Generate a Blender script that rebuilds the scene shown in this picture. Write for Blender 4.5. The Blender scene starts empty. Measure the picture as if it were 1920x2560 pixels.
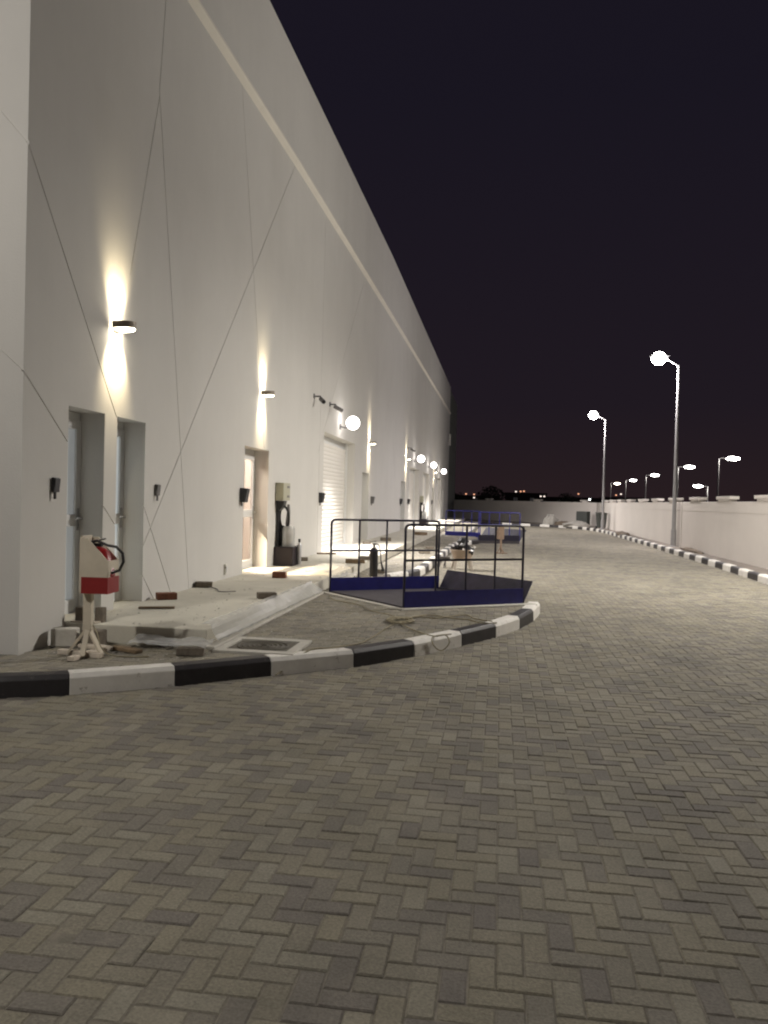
import bpy, math, random
import numpy as np
from mathutils import Vector, Matrix, Euler

random.seed(7)
rng = np.random.default_rng(7)
sc = bpy.context.scene
COL = sc.collection
PI = math.pi

# ------------------------------------------------------------------ camera
FPX, IW, IH = 2009.0, 1920.0, 2560.0
CAMH, ROLL, PITCH, YAW = 1.5, 0.026, math.radians(0.842), math.radians(8.194)
fw = Vector((-math.sin(YAW) * math.cos(PITCH), math.cos(YAW) * math.cos(PITCH), -math.sin(PITCH)))
rt = Vector((math.cos(YAW), math.sin(YAW), 0))
up = rt.cross(fw)
cx = rt * math.cos(ROLL) + up * math.sin(ROLL)
cy = up * math.cos(ROLL) - rt * math.sin(ROLL)
cam_data = bpy.data.cameras.new('camera')
cam = bpy.data.objects.new('camera', cam_data)
COL.objects.link(cam)
cam.matrix_world = Matrix(((cx.x, cy.x, -fw.x, 0), (cx.y, cy.y, -fw.y, 0), (cx.z, cy.z, -fw.z, CAMH), (0, 0, 0, 1)))
cam_data.sensor_fit = 'VERTICAL'
cam_data.sensor_height = 24
cam_data.lens = FPX / IH * 24
cam_data.clip_start = 0.05
cam_data.clip_end = 6000
sc.camera = cam

# ------------------------------------------------------------------ world: night sky with a faint city glow low down
world = bpy.data.worlds.new('World')
sc.world = world
world.use_nodes = True
nt = world.node_tree
nt.nodes.clear()
wo = nt.nodes.new('ShaderNodeOutputWorld')
bg = nt.nodes.new('ShaderNodeBackground')
tc = nt.nodes.new('ShaderNodeTexCoord')
sep = nt.nodes.new('ShaderNodeSeparateXYZ')
ramp = nt.nodes.new('ShaderNodeValToRGB')
nt.links.new(tc.outputs['Generated'], sep.inputs[0])
nt.links.new(sep.outputs['Z'], ramp.inputs[0])
nt.links.new(ramp.outputs[0], bg.inputs[0])
nt.links.new(bg.outputs[0], wo.inputs[0])
cr = ramp.color_ramp
cr.elements[0].position = 0.0
cr.elements[0].color = (0.0210, 0.0125, 0.0140, 1)
cr.elements[1].position = 0.12
cr.elements[1].color = (0.0138, 0.0098, 0.0145, 1)
e = cr.elements.new(0.45)
e.color = (0.0095, 0.0078, 0.0140, 1)
bg.inputs[1].default_value = 1.0

# light levels, tuned together
P_STREET = 3000.0
P_FLOOD = 1500.0
P_SCONCE = 110.0
C_STREET = (1.0, 0.935, 0.85)
C_STREET_FAR = (1.0, 0.925, 0.915)
C_FLOOD = (1.0, 0.94, 0.90)
C_SCONCE = (1.0, 0.82, 0.52)

sc.view_settings.view_transform = 'Standard'
sc.view_settings.look = 'None'
sc.view_settings.exposure = 0.0
sc.view_settings.gamma = 1.0
sc.view_settings.use_curve_mapping = False
sc.render.engine = 'CYCLES'
sc.cycles.filter_width = 2.1
sc.cycles.max_bounces = 6
sc.cycles.diffuse_bounces = 4
sc.cycles.transparent_max_bounces = 12
sc.cycles.sample_clamp_indirect = 4.0
sc.cycles.use_denoising = True
sc.cycles.caustics_reflective = False
sc.cycles.caustics_refractive = False

# ------------------------------------------------------------------ helpers
def ray(u, v):
    dx, dy = u - IW / 2, v - IH / 2
    c, s = math.cos(ROLL), math.sin(ROLL)
    a, b = dx * c + dy * s, -dx * s + dy * c
    return (rt * a - up * b + fw * FPX).normalized()

def project(p):
    q = Vector(p) - Vector((0, 0, CAMH))
    d = q.dot(fw)
    if d < 0.1:
        return None
    a, b = q.dot(rt) / d * FPX, -q.dot(up) / d * FPX
    c, s = math.cos(ROLL), math.sin(ROLL)
    return IW / 2 + a * c - b * s, IH / 2 + a * s + b * c, d

class MB:
    """collects shapes into one mesh"""
    def __init__(self):
        self.v, self.f = [], []
    def add(self, vs, fs):
        o = len(self.v)
        self.v += [tuple(p) for p in vs]
        self.f += [tuple(i + o for i in q) for q in fs]
        return self
    def box(self, a, b, rot=None, about=None):
        x0, y0, z0 = a
        x1, y1, z1 = b
        vs = [Vector(p) for p in ((x0, y0, z0), (x1, y0, z0), (x1, y1, z0), (x0, y1, z0), (x0, y0, z1), (x1, y0, z1), (x1, y1, z1), (x0, y1, z1))]
        if rot is not None:
            c = Vector(about) if about is not None else (Vector(a) + Vector(b)) / 2
            m = Euler(rot).to_matrix()
            vs = [m @ (p - c) + c for p in vs]
        return self.add(vs, [(0, 3, 2, 1), (4, 5, 6, 7), (0, 1, 5, 4), (1, 2, 6, 5), (2, 3, 7, 6), (3, 0, 4, 7)])
    def bar(self, p0, p1, w, h, upv=(0, 0, 1)):
        p0, p1 = Vector(p0), Vector(p1)
        d = (p1 - p0).normalized()
        u = Vector(upv)
        if abs(d.dot(u)) > 0.98:
            u = Vector((0, 1, 0))
        s = d.cross(u).normalized()
        n = s.cross(d)
        vs = []
        for p in (p0, p1):
            for a, b in ((-1, -1), (1, -1), (1, 1), (-1, 1)):
                vs.append(p + s * a * w / 2 + n * b * h / 2)
        return self.add(vs, [(3, 2, 1, 0), (4, 5, 6, 7), (0, 1, 5, 4), (1, 2, 6, 5), (2, 3, 7, 6), (3, 0, 4, 7)])
    def tube(self, pts, r, n=8, close=False, caps=True):
        pts = [Vector(p) for p in pts]
        k = len(pts)
        rs = r if isinstance(r, (list, tuple)) else [r] * k
        rings = []
        prev = None
        for i, p in enumerate(pts):
            if close:
                d = pts[(i + 1) % k] - pts[i - 1]
            else:
                d = pts[min(i + 1, k - 1)] - pts[max(i - 1, 0)]
            d.normalize()
            if prev is None:
                a = Vector((0, 0, 1)) if abs(d.z) < 0.9 else Vector((1, 0, 0))
                s = d.cross(a).normalized()
            else:
                s = (prev - d * prev.dot(d)).normalized()
            prev = s
            t = d.cross(s)
            rings.append([p + (s * math.cos(2 * PI * j / n) + t * math.sin(2 * PI * j / n)) * rs[i] for j in range(n)])
        vs = [q for rg in rings for q in rg]
        fs = []
        m = k if close else k - 1
        for i in range(m):
            b = (i + 1) % k
            for j in range(n):
                fs.append((i * n + j, i * n + (j + 1) % n, b * n + (j + 1) % n, b * n + j))
        if not close and caps:
            fs.append(tuple(range(n - 1, -1, -1)))
            fs.append(tuple(range((k - 1) * n, k * n)))
        return self.add(vs, fs)
    def lathe(self, prof, n=16, loc=(0, 0, 0), rot=None):
        vs, fs = [], []
        m = Euler(rot).to_matrix() if rot else Matrix.Identity(3)
        for r, z in prof:
            for j in range(n):
                a = 2 * PI * j / n
                vs.append(m @ Vector((r * math.cos(a), r * math.sin(a), z)) + Vector(loc))
        k = len(prof)
        for i in range(k - 1):
            for j in range(n):
                fs.append((i * n + j, i * n + (j + 1) % n, (i + 1) * n + (j + 1) % n, (i + 1) * n + j))
        if prof[0][0] > 1e-4:
            fs.append(tuple(range(n - 1, -1, -1)))
        if prof[-1][0] > 1e-4:
            fs.append(tuple(range((k - 1) * n, k * n)))
        return self.add(vs, fs)
    def prism(self, poly, z0, z1):
        n = len(poly)
        vs = [(x, y, z0) for x, y in poly] + [(x, y, z1) for x, y in poly]
        fs = [tuple(range(n - 1, -1, -1)), tuple(range(n, 2 * n))]
        fs += [(i, (i + 1) % n, n + (i + 1) % n, n + i) for i in range(n)]
        return self.add(vs, fs)
    def prism_axis(self, poly, axis, a, b):
        """extrude a 2D polygon along x (poly in y,z) or y (poly in x,z)"""
        n = len(poly)
        mk = (lambda p, t: (t, p[0], p[1])) if axis == 'x' else (lambda p, t: (p[0], t, p[1]))
        vs = [mk(p, a) for p in poly] + [mk(p, b) for p in poly]
        fs = [tuple(range(n)), tuple(range(2 * n - 1, n - 1, -1))]
        fs += [(i, n + i, n + (i + 1) % n, (i + 1) % n) for i in range(n)]
        return self.add(vs, fs)
    def ellipsoid(self, c, r, nu=14, nv=8):
        prof = [(max(1e-5, math.sin(PI * i / nv)), -math.cos(PI * i / nv)) for i in range(nv + 1)]
        o = len(self.v)
        self.lathe(prof, nu)
        for i in range(o, len(self.v)):
            x, y, z = self.v[i]
            self.v[i] = (x * r[0] + c[0], y * r[1] + c[1], z * r[2] + c[2])
        return self
    def build(self, name, mat, parent=None, smooth=False, bevel=0.0, seg=2):
        me = bpy.data.meshes.new(name)
        me.from_pydata(self.v, [], self.f)
        me.validate()
        me.update()
        import bmesh
        bm = bmesh.new()
        bm.from_mesh(me)
        bmesh.ops.recalc_face_normals(bm, faces=bm.faces)
        bm.to_mesh(me)
        bm.free()
        if smooth:
            me.polygons.foreach_set('use_smooth', [True] * len(me.polygons))
            try:
                me.set_sharp_from_angle(angle=math.radians(40))
            except Exception:
                pass
        me.materials.append(mat)
        o = bpy.data.objects.new(name, me)
        COL.objects.link(o)
        if parent is not None:
            o.parent = parent
        if bevel > 0:
            b = o.modifiers.new('bevel', 'BEVEL')
            b.width = bevel
            b.segments = seg
            b.limit_method = 'ANGLE'
        return o

def tag(o, label=None, cat=None, group=None, kind=None):
    for k, val in (('label', label), ('category', cat), ('group', group), ('kind', kind)):
        if val:
            o[k] = val
    return o

def thing(name, label, cat, loc=(0, 0, 0), rz=0.0, group=None):
    o = bpy.data.objects.new(name, None)
    COL.objects.link(o)
    o.empty_display_size = 0.1
    o.location = loc
    o.rotation_euler = (0, 0, rz)
    return tag(o, label, cat, group)

def structure(name, label=None):
    o = bpy.data.objects.new(name, None)
    COL.objects.link(o)
    tag(o, label, None, None, 'structure')
    return o

def copy_tree(o, parent=None):
    c = o.copy()
    COL.objects.link(c)
    if parent is not None:
        c.parent = parent
        c.matrix_parent_inverse = o.matrix_parent_inverse.copy()
    for ch in list(o.children):
        copy_tree(ch, c)
    return c

# ------------------------------------------------------------------ materials
def mat(name, color, rough=0.7, metal=0.0, var=0.0, vscale=6.0, bump=0.0, bscale=60.0, emit=None, estr=0.0, var2=None, spec=0.4, wear=None, streak=0.0):
    m = bpy.data.materials.new(name)
    m.use_nodes = True
    n = m.node_tree
    b = n.nodes['Principled BSDF']
    b.inputs['Base Color'].default_value = (*color, 1)
    b.inputs['Roughness'].default_value = rough
    b.inputs['Metallic'].default_value = metal
    b.inputs['Specular IOR Level'].default_value = spec
    t = n.nodes.new('ShaderNodeTexCoord')
    if var > 0:
        nz = n.nodes.new('ShaderNodeTexNoise')
        nz.inputs['Scale'].default_value = vscale
        nz.inputs['Detail'].default_value = 6
        nz.inputs['Roughness'].default_value = 0.65
        rp = n.nodes.new('ShaderNodeValToRGB')
        lo = tuple(c * (1 - var) for c in color)
        hi = tuple(min(1, c * (1 + var)) for c in (var2 or color))
        rp.color_ramp.elements[0].position = 0.3
        rp.color_ramp.elements[1].position = 0.72
        rp.color_ramp.elements[0].color = (*lo, 1)
        rp.color_ramp.elements[1].color = (*hi, 1)
        n.links.new(t.outputs['Object'], nz.inputs['Vector'])
        n.links.new(nz.outputs['Fac'], rp.inputs[0])
        n.links.new(rp.outputs[0], b.inputs['Base Color'])
    if wear is not None or streak > 0:
        src = b.inputs['Base Color'].links[0].from_socket if b.inputs['Base Color'].links else None
        wz = n.nodes.new('ShaderNodeTexNoise')
        wz.inputs['Detail'].default_value = 7
        wz.inputs['Roughness'].default_value = 0.72
        wr_ = n.nodes.new('ShaderNodeValToRGB')
        mx = n.nodes.new('ShaderNodeMix')
        mx.data_type = 'RGBA'
        if src is not None:
            n.links.new(src, mx.inputs['A'])
        else:
            mx.inputs['A'].default_value = (*color, 1)
        if wear is not None:
            wcol, lo_t, hi_t, wsc = wear
            g_ = n.nodes.new('ShaderNodeNewGeometry')
            n.links.new(g_.outputs['Position'], wz.inputs['Vector'])
            wz.inputs['Scale'].default_value = wsc
            wr_.color_ramp.elements[0].position, wr_.color_ramp.elements[1].position = lo_t, hi_t
            mx.inputs['B'].default_value = (*wcol, 1)
        else:
            mp_ = n.nodes.new('ShaderNodeMapping')
            mp_.inputs['Scale'].default_value = (1.0, 0.9, 0.10)
            n.links.new(t.outputs['Object'], mp_.inputs['Vector'])
            n.links.new(mp_.outputs[0], wz.inputs['Vector'])
            wz.inputs['Scale'].default_value = 1.0
            wr_.color_ramp.elements[0].position, wr_.color_ramp.elements[1].position = 0.42, 0.78
            wr_.color_ramp.elements[1].color = (streak, streak, streak, 1)
            mx.inputs['B'].default_value = (color[0] * 0.62, color[1] * 0.60, color[2] * 0.55, 1)
        n.links.new(wz.outputs['Fac'], wr_.inputs[0])
        n.links.new(wr_.outputs[0], mx.inputs['Factor'])
        n.links.new(mx.outputs['Result'], b.inputs['Base Color'])
    if bump > 0:
        bz = n.nodes.new('ShaderNodeTexNoise')
        bz.inputs['Scale'].default_value = bscale
        bz.inputs['Detail'].default_value = 5
        bp = n.nodes.new('ShaderNodeBump')
        bp.inputs['Strength'].default_value = bump
        bp.inputs['Distance'].default_value = 0.01
        n.links.new(t.outputs['Object'], bz.inputs['Vector'])
        n.links.new(bz.outputs['Fac'], bp.inputs['Height'])
        n.links.new(bp.outputs[0], b.inputs['Normal'])
    if emit is not None:
        b.inputs['Emission Color'].default_value = (*emit, 1)
        b.inputs['Emission Strength'].default_value = estr
    return m

def paver_mat(name, individual, lo, hi, dark):
    m = mat(name, hi, rough=0.85, bump=0.35, bscale=140.0, spec=0.25)
    n = m.node_tree
    b = n.nodes['Principled BSDF']
    t = n.nodes.new('ShaderNodeTexCoord')
    if individual:
        src = n.nodes.new('ShaderNodeObjectInfo').outputs['Random']
    else:
        a = n.nodes.new('ShaderNodeAttribute')
        a.attribute_name = 'rnd'
        src = a.outputs['Fac']
    rp = n.nodes.new('ShaderNodeValToRGB')
    els = rp.color_ramp.elements
    els[0].position, els[0].color = 0.0, (*dark, 1)
    els[1].position, els[1].color = 1.0, (*hi, 1)
    k = els.new(0.3)
    k.color = (*lo, 1)
    k = els.new(0.65)
    k.color = tuple((p + q) / 2 * s for p, q, s in zip(lo, hi, (1.02, 1.0, 0.93))) + (1,)
    n.links.new(src, rp.inputs[0])
    # grime in broad patches plus fine grain, in world space
    geo = n.nodes.new('ShaderNodeNewGeometry')
    n1 = n.nodes.new('ShaderNodeTexNoise')
    n1.inputs['Scale'].default_value = 0.9
    n1.inputs['Detail'].default_value = 8
    n1.inputs['Roughness'].default_value = 0.7
    n2 = n.nodes.new('ShaderNodeTexNoise')
    n2.inputs['Scale'].default_value = 90
    n2.inputs['Detail'].default_value = 4
    for q in (n1, n2):
        n.links.new(geo.outputs['Position'], q.inputs['Vector'])
    mp = n.nodes.new('ShaderNodeMapRange')
    mp.inputs['From Min'].default_value = 0.3
    mp.inputs['From Max'].default_value = 0.7
    mp.inputs['To Min'].default_value = 0.72
    mp.inputs['To Max'].default_value = 1.2
    n.links.new(n1.outputs['Fac'], mp.inputs['Value'])
    mp2 = n.nodes.new('ShaderNodeMapRange')
    mp2.inputs['From Min'].default_value = 0.3
    mp2.inputs['From Max'].default_value = 0.7
    mp2.inputs['To Min'].default_value = 0.78
    mp2.inputs['To Max'].default_value = 1.2
    n.links.new(n2.outputs['Fac'], mp2.inputs['Value'])
    mm = n.nodes.new('ShaderNodeMath')
    mm.operation = 'MULTIPLY'
    n.links.new(mp.outputs[0], mm.inputs[0])
    n.links.new(mp2.outputs[0], mm.inputs[1])
    sc_ = n.nodes.new('ShaderNodeVectorMath')
    sc_.operation = 'SCALE'
    n.links.new(rp.outputs[0], sc_.inputs[0])
    n.links.new(mm.outputs[0], sc_.inputs['Scale'])
    # drifted sand lying in broad uneven patches
    n3 = n.nodes.new('ShaderNodeTexNoise')
    n3.inputs['Scale'].default_value = 1.7
    n3.inputs['Detail'].default_value = 9
    n3.inputs['Roughness'].default_value = 0.75
    n.links.new(geo.outputs['Position'], n3.inputs['Vector'])
    r3 = n.nodes.new('ShaderNodeMapRange')
    r3.inputs['From Min'].default_value = 0.54
    r3.inputs['From Max'].default_value = 0.74
    r3.inputs['To Min'].default_value = 0.0
    r3.inputs['To Max'].default_value = 0.55
    n.links.new(n3.outputs['Fac'], r3.inputs['Value'])
    mx = n.nodes.new('ShaderNodeMix')
    mx.data_type = 'RGBA'
    n.links.new(r3.outputs[0], mx.inputs['Factor'])
    n.links.new(sc_.outputs[0], mx.inputs['A'])
    mx.inputs['B'].default_value = (0.33, 0.30, 0.24, 1)
    n.links.new(mx.outputs['Result'], b.inputs['Base Color'])
    return m

def glass_mat(name, tint, mixf, rough=0.08, gloss=False):
    m = bpy.data.materials.new(name)
    m.use_nodes = True
    n = m.node_tree
    n.nodes.clear()
    o = n.nodes.new('ShaderNodeOutputMaterial')
    tr = n.nodes.new('ShaderNodeBsdfTransparent')
    tr.inputs[0].default_value = (*tint, 1)
    if gloss:
        gl = n.nodes.new('ShaderNodeBsdfGlossy')
        gl.inputs[0].default_value = (0.8, 0.8, 0.8, 1)
    else:
        gl = n.nodes.new('ShaderNodeBsdfPrincipled')
        gl.inputs['Base Color'].default_value = (0.75, 0.76, 0.76, 1)
    gl.inputs['Roughness'].default_value = rough
    mx = n.nodes.new('ShaderNodeMixShader')
    mx.inputs[0].default_value = mixf
    n.links.new(tr.outputs[0], mx.inputs[1])
    n.links.new(gl.outputs[0], mx.inputs[2])
    n.links.new(mx.outputs[0], o.inputs[0])
    return m

def emis(name, color, strength):
    return mat(name, (0.9, 0.9, 0.88), rough=0.5, emit=color, estr=strength)

M = {}
M['wall'] = mat('off_white_render', (0.66, 0.648, 0.618), 0.9, var=0.04, vscale=0.6, bump=0.25, bscale=90, spec=0.2, streak=0.13)
M['ledge'] = mat('pale_ledge_paint', (0.80, 0.77, 0.70), 0.85, var=0.04, vscale=2.0, spec=0.2)
M['dark_clad'] = mat('dark_grey_cladding', (0.16, 0.165, 0.15), 0.8, var=0.12, vscale=1.5)
M['reveal'] = M['wall']
M['bwall'] = mat('cream_boundary_render', (0.66, 0.62, 0.575), 0.92, var=0.05, vscale=0.5, bump=0.12, bscale=70, spec=0.2)
M['white_paint'] = mat('white_kerb_paint', (0.76, 0.74, 0.69), 0.6, var=0.10, vscale=7, bump=0.15, bscale=50, wear=((0.33, 0.30, 0.25), 0.60, 0.68, 9.0))
M['black_paint'] = mat('black_kerb_paint', (0.030, 0.027, 0.029), 0.5, var=0.3, vscale=8, bump=0.15, bscale=50, wear=((0.13, 0.115, 0.10), 0.60, 0.72, 9.0))
M['slab'] = mat('pale_concrete', (0.60, 0.575, 0.495), 0.85, var=0.13, vscale=1.4, bump=0.3, bscale=45, spec=0.3)
M['haunch'] = mat('mortar_strip', (0.52, 0.50, 0.45), 0.9, var=0.15, vscale=7, bump=0.5, bscale=40)
M['joint'] = mat('sand_joint', (0.20, 0.182, 0.148), 0.95, var=0.3, vscale=14, bump=0.4, bscale=120)
M['ground'] = mat('bare_sandy_ground', (0.10, 0.085, 0.065), 0.95, var=0.3, vscale=0.2)
M['strip'] = mat('dusty_verge', (0.20, 0.175, 0.15), 0.95, var=0.3, vscale=2.5, bump=0.6, bscale=20)
M['alu'] = mat('white_aluminium', (0.72, 0.73, 0.73), 0.4, spec=0.5)
M['shutter'] = mat('white_shutter_slat', (0.80, 0.775, 0.72), 0.5, spec=0.5)
M['dark_box'] = mat('dark_grey_plastic', (0.045, 0.045, 0.05), 0.5)
M['mid_box'] = mat('mid_grey_plastic', (0.16, 0.155, 0.155), 0.5)
M['black'] = mat('black_rubber', (0.018, 0.018, 0.02), 0.45)
M['steel'] = mat('galvanised_steel', (0.42, 0.42, 0.43), 0.45, 0.7, var=0.12, vscale=10)
M['navy'] = mat('navy_blue_paint', (0.020, 0.020, 0.165), 0.42, var=0.2, vscale=9, spec=0.5, wear=((0.075, 0.072, 0.085), 0.60, 0.74, 11.0))
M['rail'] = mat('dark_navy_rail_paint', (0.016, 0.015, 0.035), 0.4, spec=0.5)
M['deck'] = mat('dull_grey_blue_steel', (0.085, 0.078, 0.088), 0.6, 0.1, var=0.25, vscale=5, bump=0.2, bscale=60)
M['flap'] = mat('dusty_dark_steel', (0.045, 0.044, 0.085), 0.5, 0.1, var=0.35, vscale=5)
M['blue'] = mat('lit_navy_paint', (0.04, 0.042, 0.34), 0.45, var=0.12, vscale=9)  # navy brightened to carry the lamplight on the far ramp
M['red_brick'] = mat('red_clay_brick', (0.20, 0.085, 0.055), 0.9, var=0.3, vscale=20, bump=0.6, bscale=70)
M['grey_brick'] = mat('grey_paver_brick', (0.17, 0.145, 0.115), 0.9, var=0.3, vscale=20, bump=0.6, bscale=70)
M['timber'] = mat('weathered_timber', (0.22, 0.16, 0.10), 0.85, var=0.3, vscale=8, bump=0.4, bscale=30)
M['pale_timber'] = mat('whitewashed_timber', (0.62, 0.55, 0.46), 0.8, var=0.2, vscale=9, bump=0.3, bscale=30)
M['stand_white'] = mat('cream_painted_board', (0.64, 0.575, 0.46), 0.7, var=0.08, vscale=6)
M['red'] = mat('red_paint', (0.27, 0.022, 0.022), 0.5, var=0.12, vscale=9)
M['ext_red'] = mat('extinguisher_red', (0.28, 0.012, 0.014), 0.3, spec=0.6)
M['wood_brown'] = mat('brown_board', (0.24, 0.17, 0.12), 0.8, var=0.15, vscale=7)
M['rope'] = mat('straw_rope', (0.36, 0.32, 0.22), 0.9, var=0.2, vscale=30, bump=0.8, bscale=200)
M['cover'] = mat('cast_cover_grey', (0.12, 0.11, 0.088), 0.75, var=0.25, vscale=9, bump=0.3, bscale=60)
M['olive_box'] = mat('beige_cabinet_paint', (0.42, 0.41, 0.31), 0.55)
M['crate'] = mat('dark_plum_plastic', (0.030, 0.022, 0.026), 0.5)
M['clear'] = glass_mat('cloudy_clear_plastic', (0.80, 0.80, 0.78), 0.45, 0.25)
M['sheet'] = glass_mat('thin_polythene', (0.94, 0.94, 0.93), 0.36, 0.34)
M['glass'] = glass_mat('door_glass', (0.92, 0.90, 0.87), 0.10, 0.04, True)
M['frosted'] = mat('pale_film_glass', (0.66, 0.70, 0.70), 0.18, spec=0.6)
M['frosted1'] = mat('lit_film_glass_dim', (0.66, 0.70, 0.70), 0.18, spec=0.6, emit=(0.90, 0.96, 1.0), estr=0.13)
M['frosted2'] = mat('lit_film_glass', (0.66, 0.70, 0.70), 0.18, spec=0.6, emit=(0.90, 0.97, 1.0), estr=0.30)
M['dark_glass'] = mat('grey_film_glass', (0.40, 0.42, 0.44), 0.15, spec=0.6)
M['pink_wall'] = mat('pinkish_interior_wall', (0.50, 0.385, 0.345), 0.85, var=0.12, vscale=2)
M['tub'] = mat('tan_plastic', (0.42, 0.33, 0.26), 0.55, var=0.1, vscale=5)
M['stool'] = mat('off_white_plastic', (0.46, 0.41, 0.35), 0.5)
M['bin_bag'] = mat('black_polythene', (0.012, 0.012, 0.013), 0.3, spec=0.6)
M['scrap'] = mat('white_paper_scrap', (0.75, 0.72, 0.68), 0.7)
M['foliage'] = mat('night_foliage', (0.035, 0.045, 0.03), 0.9, var=0.3, vscale=3)
M['bark'] = mat('bark', (0.06, 0.05, 0.04), 0.9)
M['bag_white'] = mat('woven_white_bag', (0.36, 0.345, 0.31), 0.85, var=0.15, vscale=6, bump=0.5, bscale=40)
M['earth'] = mat('dug_earth', (0.15, 0.12, 0.09), 0.95, var=0.3, vscale=8, bump=0.8, bscale=25)
M['cabinet'] = mat('dark_green_grey_metal', (0.05, 0.055, 0.05), 0.6)
M['pole'] = mat('galvanised_pole', (0.32, 0.315, 0.32), 0.45, 0.35, var=0.1, vscale=5)
M['lamp_head'] = mat('grey_lamp_housing', (0.25, 0.25, 0.26), 0.5, 0.3)
M['lens_street'] = emis('lit_street_lens', (1.0, 0.97, 0.93), 55.0)
M['lens_far'] = emis('lit_far_lens', (1.0, 0.97, 0.92), 30.0)
M['flood_glare'] = emis('lit_glare_ball', C_FLOOD, 9.0)
M['lens_sconce'] = emis('lit_sconce_lens', (1.0, 0.90, 0.70), 26.0)
M['lens_city'] = emis('city_lamp', (1.0, 0.45, 0.25), 1.2)
M['lens_city_white'] = emis('city_lamp_white', (1.0, 0.85, 0.75), 1.5)
M['lens_city_bright'] = emis('city_lamp_bright', (0.9, 1.0, 0.92), 9.0)
M['skyline'] = mat('far_building', (0.05, 0.04, 0.04), 0.9)
M['bronze'] = mat('bronze_sconce_body', (0.34, 0.29, 0.23), 0.5, 0.1)

# ------------------------------------------------------------------ ground, road and paving
g = MB().add([(-900, -300, -0.12), (900, -300, -0.12), (900, 1500, -0.12), (-900, 1500, -0.12)], [(0, 1, 2, 3)])
tag(g.build('ground', M['ground']), 'dark bare ground running out to the horizon', None, None, 'structure')

# road edge, left side (bottom of the kerb face) from behind the camera round the island tip, past the ramp, on to the far end
FRONT_KERB = [(-6.13, 4.16), (-5.39, 4.48), (-4.65, 4.81), (-3.91, 5.14), (-3.11, 5.53), (-2.48, 5.99), (-1.86, 6.53), (-1.25, 7.06), (-0.77, 7.67), (-0.35, 8.40), (0.0, 9.06), (0.28, 9.76), (0.47, 10.48), (0.59, 11.25)]
MID_KERB = [(-1.92, 14.45), (-1.69, 15.1), (-1.52, 16.0), (-1.47, 18.5), (-1.42, 22.8), (-1.40, 26.0), (-1.25, 27.6), (-0.95, 28.8), (-0.70, 29.5)]
FAR_KERB = [(-1.9, 36.4), (-1.45, 37.4), (-1.30, 40.0), (-1.30, 50.0)]
RIGHT_KERB = [(5.30, -4.0), (5.36, 10.0), (5.42, 18.0), (5.50, 21.0), (5.58, 27.0), (5.68, 34.0), (5.74, 43.5), (5.62, 47.5), (5.20, 50.6), (4.5, 52.7), (3.6, 54.0), (1.33, 55.7), (-0.9, 57.2)]

def resample(pts, step):
    pts = [Vector((p[0], p[1], 0)) for p in pts]
    # catmull-rom smoothing then even steps
    dense = []
    for i in range(len(pts) - 1):
        p0, p1, p2, p3 = pts[max(i - 1, 0)], pts[i], pts[i + 1], pts[min(i + 2, len(pts) - 1)]
        for k in range(16):
            t = k / 16
            dense.append(0.5 * ((2 * p1) + (p2 - p0) * t + (2 * p0 - 5 * p1 + 4 * p2 - p3) * t * t + (3 * p1 - p0 - 3 * p2 + p3) * t ** 3))
    dense.append(pts[-1])
    out = [dense[0]]
    acc = 0.0
    for a, b in zip(dense, dense[1:]):
        L = (b - a).length
        pos = 0.0
        while acc + (L - pos) >= step:
            pos += step - acc
            out.append(a.lerp(b, pos / L))
            acc = 0.0
        acc += L - pos
    return out

def pt_in(px, py, poly):
    ins = np.zeros(px.shape, bool)
    n = len(poly)
    for i in range(n):
        x0, y0 = poly[i]
        x1, y1 = poly[(i + 1) % n]
        c = ((y0 > py) != (y1 > py)) & (px < (x1 - x0) * (py - y0) / (y1 - y0 + 1e-12) + x0)
        ins ^= c
    return ins

BL = 0.176
BW = BL / 2

def herring(poly, origin, rot=0.0):
    """centres and orientations of herringbone bricks whose centre lies in the polygon"""
    P = np.array(poly)
    c, s = math.cos(rot), math.sin(rot)
    R = np.array([[c, -s], [s, c]])
    Q = (P - np.array(origin)) @ R
    i0, j0 = np.floor(Q.min(0) / BW).astype(int) - 3
    i1, j1 = np.ceil(Q.max(0) / BW).astype(int) + 3
    I, J = np.meshgrid(np.arange(i0, i1), np.arange(j0, j1), indexing='ij')
    k = (I - J) % 4
    h = k == 0
    v = k == 3
    cxh = np.stack([(I[h] + 1.0) * BW, (J[h] + 0.5) * BW], 1)
    cxv = np.stack([(I[v] + 0.5) * BW, (J[v] + 1.0) * BW], 1)
    C = np.concatenate([cxh, cxv]) @ R.T + np.array(origin)
    A = np.concatenate([np.full(len(cxh), rot), np.full(len(cxv), rot + PI / 2)])
    keep = pt_in(C[:, 0], C[:, 1], poly)
    return C[keep], A[keep]

GAP, CH, THK = 0.0035, 0.0055, 0.018
def brick_verts():
    a, b = BL / 2 - GAP / 2, BW / 2 - GAP / 2
    v = []
    for (ex, z) in ((0, -THK), (0, -CH * 0.8), (CH, 0)):
        for sx, sy in ((-1, -1), (1, -1), (1, 1), (-1, 1)):
            v.append((sx * (a - ex), sy * (b - ex), z))
    f = [(8, 9, 10, 11)]
    for r in (0, 4):
        for i in range(4):
            f.append((r + i, r + (i + 1) % 4, r + 4 + (i + 1) % 4, r + 4 + i))
    return np.array(v), f
BV, BF = brick_verts()

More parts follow.
